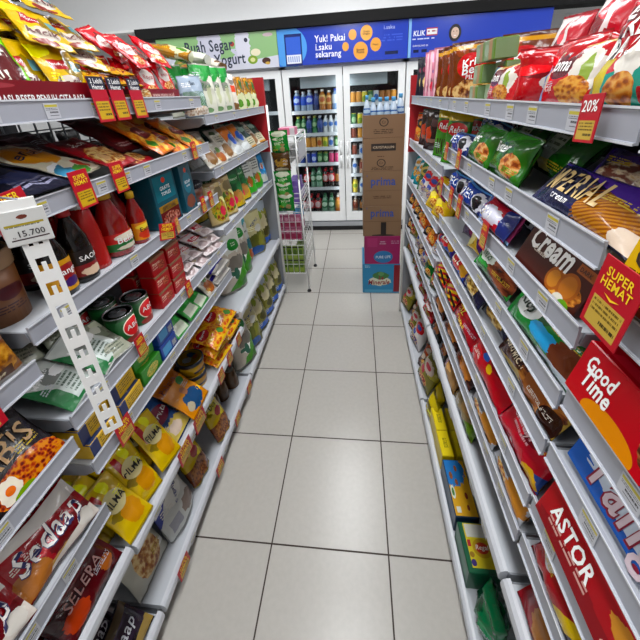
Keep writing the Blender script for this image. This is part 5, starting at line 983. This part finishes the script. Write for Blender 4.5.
S('R2', 5, .57, 1.35, ['redbag', 'redbag', 'redbag', 'redbag', 'redbag', 'chip_olive', 'chip_brown', 'chip_olive'], tilt=30, yaw=.2, sc=.93, roll=10); S('R2', 5, .6, 1.3, ['redbag']*4, tilt=26, back=.07, yaw=.2, sc=.93, roll=8)
S('R2', 6, .57, 1.35, ['chip_olive', 'chip_brown', 'chip_olive', 'chip_white', 'chip_olive', 'chip_brown', 'chip_olive'], tilt=26, yaw=.2, roll=14, sc=1.2)

S('R2', 4, .6, 1.3, ['chip_green', 'chip_white', 'chip_brown', 'chip_olive'], tilt=14, back=.07, yaw=.2, sc=.84); S('R2', 6, .6, 1.3, ['chip_brown', 'chip_white', 'redbag', 'chip_olive'], tilt=14, back=.09, yaw=.2)
# ------------------------------------------------------------------ cartons, water, rack
kraft = '8a7058'
def carton_stack():
    x0 = .478; y = 1.606
    def cb(key, look, w, h, d, m, tx, z, dx=0, rot=0, name='carton'):
        boxp(key, name, 'carton', look, w, h, d, m, tx)
        o = put(key, x0+dx, y, z, 'F', yaw=rot, front=False); LOG.pop(); o['label'] = look; del o['group']; return o
    cb('c1', 'blue water carton with a green mountain, lowest of the stack', .275, .25, .3, card('lemin', '3186ae', [('w', .45, .42, .3, .16, 'd8dcc8'), ('w', .48, .6, .22, .13, '4a7a48'), ('w', .5, .66, .08, .07, '6a9a68'), ('r', .84, .05, 1, .97, '7a1c28'), ('r', .05, .02, .82, .12, '5fa4c4'), ('t', .06, .86, .2, .95, 'b8d0dc', 2)]), [('Le', .5, .54, .14, '#8a1824', 0, .2, 1.3, .06), ('Minerale', .44, .38, .58, '#8a1824', .03, .2, 1.3, .05)], 0, .0)
    cb('c2', 'magenta water carton with a blue oval, second from the floor', .255, .225, .3, card('purelife', '8e1c58', [('r', .08, .62, .36, .93, 'a03068'), ('e', .53, .26, .27, .22, '2f74a4'), ('t', .42, .68, .6, .82, 'c0a0b0', 2), ('t', .74, .7, .96, .84, 'b890a4', 2)]), [('PURE LIFE', .53, .26, .42, '#c8d8e4', .04, 0, 1.3)], .2505, .005)
    kb = [('r', 0, 0, 1, .012, '6a4628')]
    cb('c3', 'brown carton with a torn opening under blue lettering', .265, .226, .3, card('prima_torn', kraft, kb+[('r', .02, .49, .98, .5, '5a3a20'), ('r', .47, .04, .61, .47, '1a1210'), ('w', .54, .03, .3, .03, '2a1c14')]), [('prima', .5, .73, .6, '#2e4a96', 0, 0, 1.2, .04), ('t', .1, .93, .03, '#2e4a96', 0, 0, 1, .04)], .476, .0)
    cb('c4', 'brown carton with blue lettering, fourth from the floor', .262, .24, .3, card('prima_plain', kraft, kb+[('r', .02, .45, .98, .458, '5a3a20'), ('t', .25, .2, .72, .3, '4a3018', 2)]), [('prima', .51, .68, .62, '#2e4a96', 0, 0, 1.2, .04), ('t', .1, .88, .03, '#2e4a96', 0, 0, 1, .04)], .7025, .0)
    cb('c5', 'plain brown carton with black label block, fifth from the floor', .262, .213, .3, card('brown_label', kraft, kb+[('r', .2, .62, .8, .84, '231a16'), ('r', .22, .70, .78, .76, '5a4636'), ('e', .45, .26, .11, .12, '2a1e18'), ('e', .45, .26, .085, .095, kraft), ('t', .2, .03, .75, .14, '3a2818', 3), ('t', .35, .42, .52, .47, '4a2818', 1)]), [('CRYSTALLIN', .5, .73, .5, '#b8a890'), ('Cr', .45, .26, .1, '#2a1e18')], .943, .0, 0)
    # open top carton holding bottles
    m = card('brown_open', kraft, kb+[('e', .5, .68, .11, .19, '2a1e18'), ('e', .5, .68, .085, .15, kraft), ('t', .25, .15, .72, .38, '3a2818', 3)])
    b = MB(); w, h, d, t = .262, .14, .28, .004
    b.box((-w/2, 0, 0), (w/2, t, h), m).box((-w/2, d-t, 0), (w/2, d, h), m).box((-w/2, t, 0), (-w/2+t, d-t, h), m).box((w/2-t, t, 0), (w/2, d-t, h), m).box((-w/2+t, t, 0), (w/2-t, d-t, t), m)
    letter(b, w, h, [('Cr', .5, .68, .1, '#2a1e18')], lambda x, z: -.0008)
    o = b.build('carton'); o.location = (x0, y, 1.157); solid_object(o); tag(o, 'open brown carton of water bottles on top of the stack', 'carton')
    wm = mat('clear_water_bottle', 'b4c4d4', rough=.08, coat=.6); bc = mat('light_blue_cap', '4f9fd0', rough=.35); wl = card('water_label', '2a5a94', [('w', .5, .5, .5, .3, 'b8ccdc')])
    botp('water', 'water_bottle', 'bottle', 'clear water bottle with light blue cap', .021, .235, wm, bc, wl, 'water', (), lab=(.52, .68))
    for r in range(3):
        for c in range(6): put('water', x0-.106+c*.0424+(rnd.random()-.5)*.002, y+.032+r*.045, 1.162, 'F', front=False, where='in the open carton', order=r*10+c, place=['front row', 'second row', 'third row'][r])
carton_stack()

def rack():
    t = empty('wire_rack', 'white wire display rack on black feet at the rice bags', 'rack', (-.19, 1.625, 0))
    m = m_white; W, D, H = .19, .42, 1.19
    for x in (-W/2, W/2):
        for y in (0, D):
            b = MB(); b.tube([(x*1.15, y, .012), (x, y, .9), (x, y, H)], .0055, m, 8); l = b.build('leg', t)
            f = MB(); f.lathe([(.018, 0), (.016, .008), (.006, .022)], m_blk, 10, off=(x*1.15, y)); f.build('foot', l)
    for z, hh in ((.16, .24), (.44, .22), (.70, .10), (1.0, .16), (1.186, .01)):
        b = MB()
        for k in range(7): b.tube([(-W/2+W*k/6, 0, z), (-W/2+W*k/6, D, z)], .0018, m, 4)
        for k in range(10): b.tube([(-W/2, D*k/9, z), (W/2, D*k/9, z)], .0018, m, 4)
        for q in range(4):
            zz = z+hh*q/3
            b.tube([(-W/2, 0, zz), (W/2, 0, zz), (W/2, D, zz), (-W/2, D, zz), (-W/2, 0, zz)], .0022, m, 4)
        for k in range(5): b.tube([(-W/2+W*k/4, 0, z), (-W/2+W*k/4, 0, z+hh)], .0018, m, 4)
        for k in range(8): b.tube([(W/2, D*k/7, z), (W/2, D*k/7, z+hh)], .0018, m, 4)
        b.build('basket', t)
    s = MB(); s.box((W/2+.004, .04, 1.02), (W/2+.006, D-.04, 1.14), m_tag); s.build('price_sign', t)
    boxp('pinkcarton', 'milk_carton', 'carton', 'small pink drink carton', .038, .095, .035, card('pinkcarton', 'b8708c', [('r', .1, .1, .9, .5, '8a2448'), ('e', .5, .7, .3, .14, 'd8a8b8'), ('r', 0, .94, 1, 1, '7a3450')]))
    boxp('greencarton', 'milk_carton', 'carton', 'small green drink carton', .038, .11, .035, card('greencarton', '7c9440', [('r', .1, .1, .9, .4, '9ab054'), ('w', .5, .6, .34, .2, '4a6424'), ('r', 0, .9, 1, 1, '2c301c')]))
    boxp('bluecarton', 'milk_carton', 'carton', 'small pale blue drink carton', .038, .11, .035, card('bluecarton', '5c9cc4', [('e', .5, .5, .3, .2, 'c8dce8')]))
    boxp('whitecarton', 'milk_carton', 'carton', 'small white and black drink carton', .042, .11, .045, card('whitecarton', 'b8b8b4', [('r', .1, .2, .9, .55, '2a2c28'), ('e', .5, .75, .3, .12, '6a8a50')]))
    boxp('purplecarton', 'tissue_box', 'box', 'lilac box', .07, .085, .06, card('lilac_box', '7860a8', [('r', .1, .4, .9, .6, '9a84c0')]))
    boxp('pinkbox', 'tissue_box', 'box', 'pink and white box', .11, .05, .12, card('pinkbox', 'e080a0', [('r', .7, 0, 1, 1, 'd8d0d4'), ('w', .35, .5, .1, .3, '8a2a4a')]), top=card('pinkbox_top', 'e4a0b8'))
    cx = -.19
    for lv, z, keys in ((0, .163, 'greencarton'), (1, .443, 'pinkcarton')):
        for tier in (0, 1):
            for i in range(4): put(keys, cx-.064+i*.0425, 1.633, z+tier*(.1105 if lv == 0 else .0955), 'F', front=False, where='in the wire rack', order=i, place=('upper' if tier else 'lower')+' front tier')
            for j in range(5): put('bluecarton' if lv and tier else keys, cx+.06, 1.685+j*.06, z+tier*(.1105 if lv == 0 else .0955), 'R', yaw=PI, front=False, where='in the wire rack', order=j, place=('upper' if tier else 'lower')+' side tier')
    for j in range(4): put('purplecarton', cx+.04, 1.685+j*.075, .703+0, 'F', front=False, where='in the wire rack', order=j)
    for j in range(3): put('purplecarton', cx+.04, 1.685+j*.075, .789, 'F', front=False, where='in the wire rack', order=j, place='upper')
    [put('whitecarton', cx-.03+.05*(j % 2), 1.675+(j//2)*.07, 1.003, 'F', front=False, where='in the upper rack basket', order=j) for j in range(8)]
    put('pinkbox', cx+.03, 1.665, 1.1895, 'F', front=False, where='on top of the wire rack')
    bagp('hanggreen', 'snack_bag', 'snack bag', 'bright green hanging snack bag', .12, .14, .04, film('hanggreen_film', '157a2c', [('w', .5, .85, .4, .12, 'c0c4b0'), ('w', .4, .45, .2, .16, '5aaa4c'), ('w', .65, .3, .16, .12, 'a09060')], rough=.18, bump=.5), [('Hijau', .5, .6, .5, '#d8e8c0', .2)])
    bagp('hangbrown', 'snack_bag', 'snack bag', 'brown and gold hanging snack bag', .12, .12, .04, film('hangbrown_film', '4a3418', [('w', .5, .5, .4, .16, 'a8843c'), ('w', .5, .15, .4, .12, 'c0b8a0')], rough=.18, bump=.5))
    hs = MB(); hs.tube([(-.0, -.012, .68), (-.0, -.012, 1.19)], .002, m, 6)
    for k in range(6): hs.tube([(0, -.012, .76+.085*k), (0, -.05, .77+.085*k)], .0016, m, 5)
    hs.tube([(0, -.012, 1.19), (0, .0, 1.19)], .002, m, 6); hs.build('hanging_strip', t)
    for i, (k, z) in enumerate((('hanggreen', .66), ('hanggreen', .745), ('hanggreen', .81), ('hangbrown', .90), ('hangbrown', .955), ('hanggreen', 1.01), ('hanggreen', 1.07))):
        put(k, cx+.0, 1.583, z+.025, 'F', front=False, tilt=-6, roll=rnd.uniform(-4, 4), where='on the wire rack', order=z, place='hanging')
rack()

# ------------------------------------------------------------------ bottles in the cooler
def drinks():
    glassb = {}
    def bm_(n, c, l, cap, shapes=()): return (mat('drink_'+n, c, rough=.12, coat=.4), mat('cap_'+cap, cap, rough=.4), card('dlabel_'+n, l, shapes))
    D = {'bluewater': bm_('bluewater', '8fa4c0', '2c4fb4', 'd8dce4', [('w', .5, .5, .3, .25, 'c0d0f0')]), 'ion': bm_('ion', '9cb0c8', '2a58b8', 'e0e4e8'), 'tea': bm_('tea', 'a8641c', 'd8b878', 'e4e0d8', [('w', .5, .5, .3, .3, 'a85a20')]), 'milkblue': bm_('milkblue', '6a8cb8', 'd0d8e4', '2c4fb4'),
         'green': bm_('green', '4a8a5c', '2c6a3c', 'c8c83c', [('w', .5, .5, .3, .3, 'a8c8a0')]), 'navy': bm_('navy', '24386c', '2c4484', 'c8ccd4'), 'yellow': bm_('yellow', 'd0b83c', 'd8cc50', 'e8e8e0', [('w', .5, .4, .3, .3, '8aa030')]), 'orange': bm_('orange', 'd87820', 'd8a050', 'e8e4dc'),
         'cola': bm_('cola', '1c0c0a', 'b01828', 'c02028', [('w', .5, .5, .3, .4, 'd8c0c0')]), 'cgreen': bm_('cgreen', '7aa48c', '1f6a44', '2a7a4c', [('w', .5, .5, .3, .3, 'c8dccc')]), 'white': bm_('white', 'd0d4d8', 'c8ccd4', 'e8e8ec', [('w', .5, .5, .3, .3, '3c68a8')]), 'dark': bm_('dark', '2a2420', 'a07040', '1c1c1c'),
         'pink': bm_('pink', 'c07090', 'c04878', 'c8ccd0'), 'brown': bm_('brown', 'b08868', '7a3c28', 'd8d0c8')}
    W = {'bluewater': 'blue label water', 'ion': 'pale ion drink', 'tea': 'amber tea', 'milkblue': 'blue capped drink', 'green': 'green tea', 'navy': 'navy drink', 'yellow': 'yellow juice', 'orange': 'orange juice', 'cola': 'dark cola', 'cgreen': 'green label soda', 'white': 'white milk drink', 'dark': 'dark coffee', 'pink': 'pink drink', 'brown': 'brown chocolate drink'}
    for k, (a, b, c) in D.items():
        for s, (r, h, kind) in {'L': (.034, .212, 'soda'), 'M': (.029, .18, 'soda'), 'C': (.027, .115, 'can'), 'B': (.036, .215, 'soda')}.items():
            nm = {'C': 'drink_can'}.get(s, 'drink_bottle')
            botp('d_'+k+s, nm, nm.replace('drink_', ''), W[k]+(' can' if s == 'C' else ' bottle'), r, h, a if s != 'C' else c, b, c, kind, (), lab=(.35, .75) if s != 'C' else (.08, .9))
    def row(door, lv, size, seq, x0, x1):
        z = SHZ[door][lv]-.0178 if lv < len(SHZ[door])-1 else .1655
        n = len(seq)
        for i, k in enumerate(seq):
            for dpt in (0, 1):
                put('d_'+k+size, x0+(x1-x0)*(i+.5)/n, YF+.14+dpt*.085, z, 'F', front=False, where='on the '+ORD[lv]+' cooler shelf, '+('open' if door == 'A' else 'carton')+' side', order=i, place='behind' if dpt else None)
    a, b = -.335, .125
    row('A', 0, 'L', ['bluewater', 'ion', 'bluewater', 'navy', 'tea', 'tea', 'milkblue'], a, b); row('A', 1, 'M', ['green', 'green', 'navy', 'green', 'navy', 'white', 'white', 'white'], a, b)
    row('A', 2, 'C', ['green', 'orange', 'orange', 'tea', 'yellow', 'white', 'green'], a+.03, b); row('A', 3, 'C', ['navy', 'navy', 'bluewater', 'green', 'green', 'pink', 'pink'], a+.02, b)
    row('A', 4, 'B', ['cola', 'cgreen', 'cgreen', 'cola', 'cola', 'dark'], a+.05, b); row('A', 5, 'B', ['cola', 'cola', 'cola', 'cgreen', 'cgreen', 'orange'], a, b)
    a, b = .245, .70
    row('B', 0, 'C', ['orange', 'orange', 'yellow', 'green', 'white', 'dark', 'dark', 'orange'], a, b); row('B', 1, 'C', ['green', 'yellow', 'dark', 'dark', 'dark', 'dark', 'dark'], a, b); row('B', 2, 'C', ['brown', 'orange', 'brown', 'dark', 'brown', 'dark', 'brown'], a, b)
    row('B', 3, 'C', ['brown', 'white', 'brown', 'dark', 'dark', 'brown'], a, b); row('B', 4, 'M', ['white', 'brown', 'pink', 'white', 'white', 'brown'], a, b); row('B', 5, 'M', ['yellow', 'white', 'navy', 'white', 'yellow', 'white'], a, b); row('B', 6, 'M', ['brown', 'dark', 'cola', 'brown', 'dark', 'cola'], a, b)
drinks()

# ------------------------------------------------------------------ promo signs hanging on the rails
m_sred = mat('promo_red', 'a8142a', rough=.3)
def promo(bay, lv, y, w=.045, h=.075, up=.02, text='SUPER\nHEMAT', look='red and yellow saver sign', rot=0, dx=0, yaw=0, arrow=True, navy=False):
    s = 1 if bay[0] == 'R' else -1; z = LEV[bay][2][lv]; x = FX[s]-s*(.0195 if (z in LEV[bay][3] or lv == len(LEV[bay][2])-1) else .0125)-s*dx
    m = card('promo_card_%s%s' % ('n' if navy else 'r', 'a' if arrow else ''), 'a8142a', [('r', .0, .72, 1, 1, '1c1c2c')]*navy+[('r', .1, .06, .9, .46, 'd0b030' if not arrow else 'cbb05c'), ('t', .14, .22, .86, .42, '6a5418', 3), ('t', .45, .09, .86, .19, '3a2c10', 1)], rough=.35)
    b = MB(); b.box((-w/2, -.0008, 0), (w/2, .0008, h), m, bev=.0002)
    tx = [(text, .5, .76 if not navy else .84, .74, YE if text[0] == 'S' else WH, 0, 0, 1.15, .03)]
    letter(b, w, h, tx, lambda a, c: -.0016)
    if arrow and text[0] == 'S':
        b.add([(-w*.2, -.0016, h*.56), (0, -.0016, h*.50), (w*.2, -.0016, h*.56), (0, -.0016, h*.535)], [(0, 1, 2, 3)], ink(YE))
    o = b.build('promo_sign'); rz = (PI/2 if s < 0 else -PI/2)+yaw
    o.matrix_world = Matrix.Translation((x, y, z+up-h)) @ Matrix.Rotation(rz, 4, 'Z') @ Matrix.Rotation(math.radians(rot), 4, 'Y') @ Matrix.Rotation(math.radians(-4), 4, 'X')
    o['category'] = 'sign'; o['group'] = 'promo signs '+bay
    nth = 'bottom' if lv == len(LEV[bay][2])-1 else ORD[lv]
    PROD['sign'] = dict(look='sign'); LOG.append((o, None, 'on '+BAYW[bay]+"'s "+nth+' rail', y, look)); return o
promo('L1', 1, -.155, .07, .075, .028, rot=-6, dx=.004, arrow=False); promo('L1', 1, -.0, .05, .078, .03, arrow=False); promo('L1', 1, .115, .045, .072, .026, arrow=False)
for y in (.13, .19, .265): promo('L1', 0, y, .052, .095, .045, text='2 Lebih\nHemat', look='navy and red two-for sign', navy=True, arrow=False)
promo('L1', 1, .52, .035, .06, .02); promo('L1', 2, .24, .05, .05, .025, rot=12, yaw=-.5); promo('L1', 2, .31, .05, .05, .02, yaw=.3); promo('L1', 2, .51, .035, .06, .03); promo('L1', 2, .58, .035, .06, .03)
promo('L1', 3, .015, .035, .055, .02); promo('L1', 3, .29, .035, .055, .02); promo('L1', 4, -.115, .05, .06, .015)
for y in (.045, .155, .36, .46, .58): promo('L1', 5, y, .075 if y < .2 else .05, .055, .022, rot=0)
for y in (-.11, .2, .42, .6): promo('L1', 6, y, .06, .045, .004)
promo('L0', 2, -.35, .10, .06, .012, look='wide yellow and red price sign')
promo('R1', 0, -.17, .038, .056, .014, text='20%', look='red twenty percent off sign', rot=-4, dx=.004)
promo('R1', 1, .50, .03, .055, .02); promo('R1', 1, .36, .035, .055, .02)
for y in (.53, .40, .31, .105): promo('R1', 2, y, .035, .065, .025)
promo('R0', 1, -.29, .06, .09, .06, dx=.012, rot=3, look='large red saver sign')

# ------------------------------------------------------------------ slotted hanging strip with its price card
def strip():
    t = empty('hanging_strip', 'white slotted plastic strip hanging before the soy sauce bottles', 'display strip', (-.2, -.192, .81))
    m = mat('white_plastic', 'f0f0ee', rough=.35); w, H = .034, .47
    b = MB()
    b.box((-w/2, -.0009, 0), (-w/2+.008, .0009, H), m); b.box((w/2-.008, -.0009, 0), (w/2, .0009, H), m)
    n = 10; z = .012; b.box((-w/2+.008, -.0009, 0), (w/2-.008, .0009, .012), m); st = (H-.012)/n
    for i in range(n):
        b.box((-w/2+.008, -.0009, z+.024), (w/2-.008, .0009, z+st), m)       # bridge over the n shaped slot
        b.box((-.0032, -.0009, z), (.0032, .0009, z+.016), m); z += st
    o = b.build('slotted_strip', t); o.rotation_euler = (0, 0, .80)
    c = MB(); mc = card('hang_card', 'dcdcda', [('r', .08, .56, .9, .62, 'b0a030'), ('t', .1, .5, .8, .56, '707070', 1), ('r', .12, .15, .92, .19, '3a2428'), ('w', .5, .8, .12, .06, '6a3424')], rough=.35)
    c.box((-.029, -.004, 0), (.029, .0, .056), mc, bev=.0015)
    letter(c, .058, .056, [('15.700', .58, .33, .56, '#2a2024', 0, 0, 1.1, .02), ('Rp', .2, .25, .06, '#2a2024')], lambda x, z: -.005)
    c.box((-.022, .0, .045), (.022, .012, .07), m)
    o = c.build('price_card', t); o.location = (.0, -.004, .43); o.rotation_euler = (0, 0, .80)
    k = MB(); k.tube([(0, 0, .47), (0, 0, .5), (-.04, .0, .505), (-.058, .0, .478)], .0018, m_steel, 6); k.build('hook', t)
strip()

# ------------------------------------------------------------------ labels from look, shelf and order
NUM = ['first', 'second', 'third', 'fourth', 'fifth', 'sixth', 'seventh', 'eighth', 'ninth', 'tenth', 'eleventh', 'twelfth', 'thirteenth', 'fourteenth', 'fifteenth', 'sixteenth', 'seventeenth', 'eighteenth', 'nineteenth', 'twentieth']
def finish_labels():
    groups = {}
    for o, key, where, order, place in LOG:
        look = PROD[key]['look'] if key else place
        pl = place if key else None
        groups.setdefault((look, where, pl or ''), []).append((order, o))
    many = {}
    for (look, where, pl), v in groups.items(): many.setdefault((look, where), []).append(pl)
    for (look, where, pl), v in groups.items():
        v.sort(key=lambda a: a[0])
        for i, (q, o) in enumerate(v):
            l = look+' '+where
            if pl and len(many[(look, where)]) > 1: l += ', '+pl
            if len(v) > 1: l += ', '+NUM[i]+(' from the camera' if len(l.split()) < 12 else ' along')
            o['label'] = l
finish_labels()
print('SETTLED', STAT)
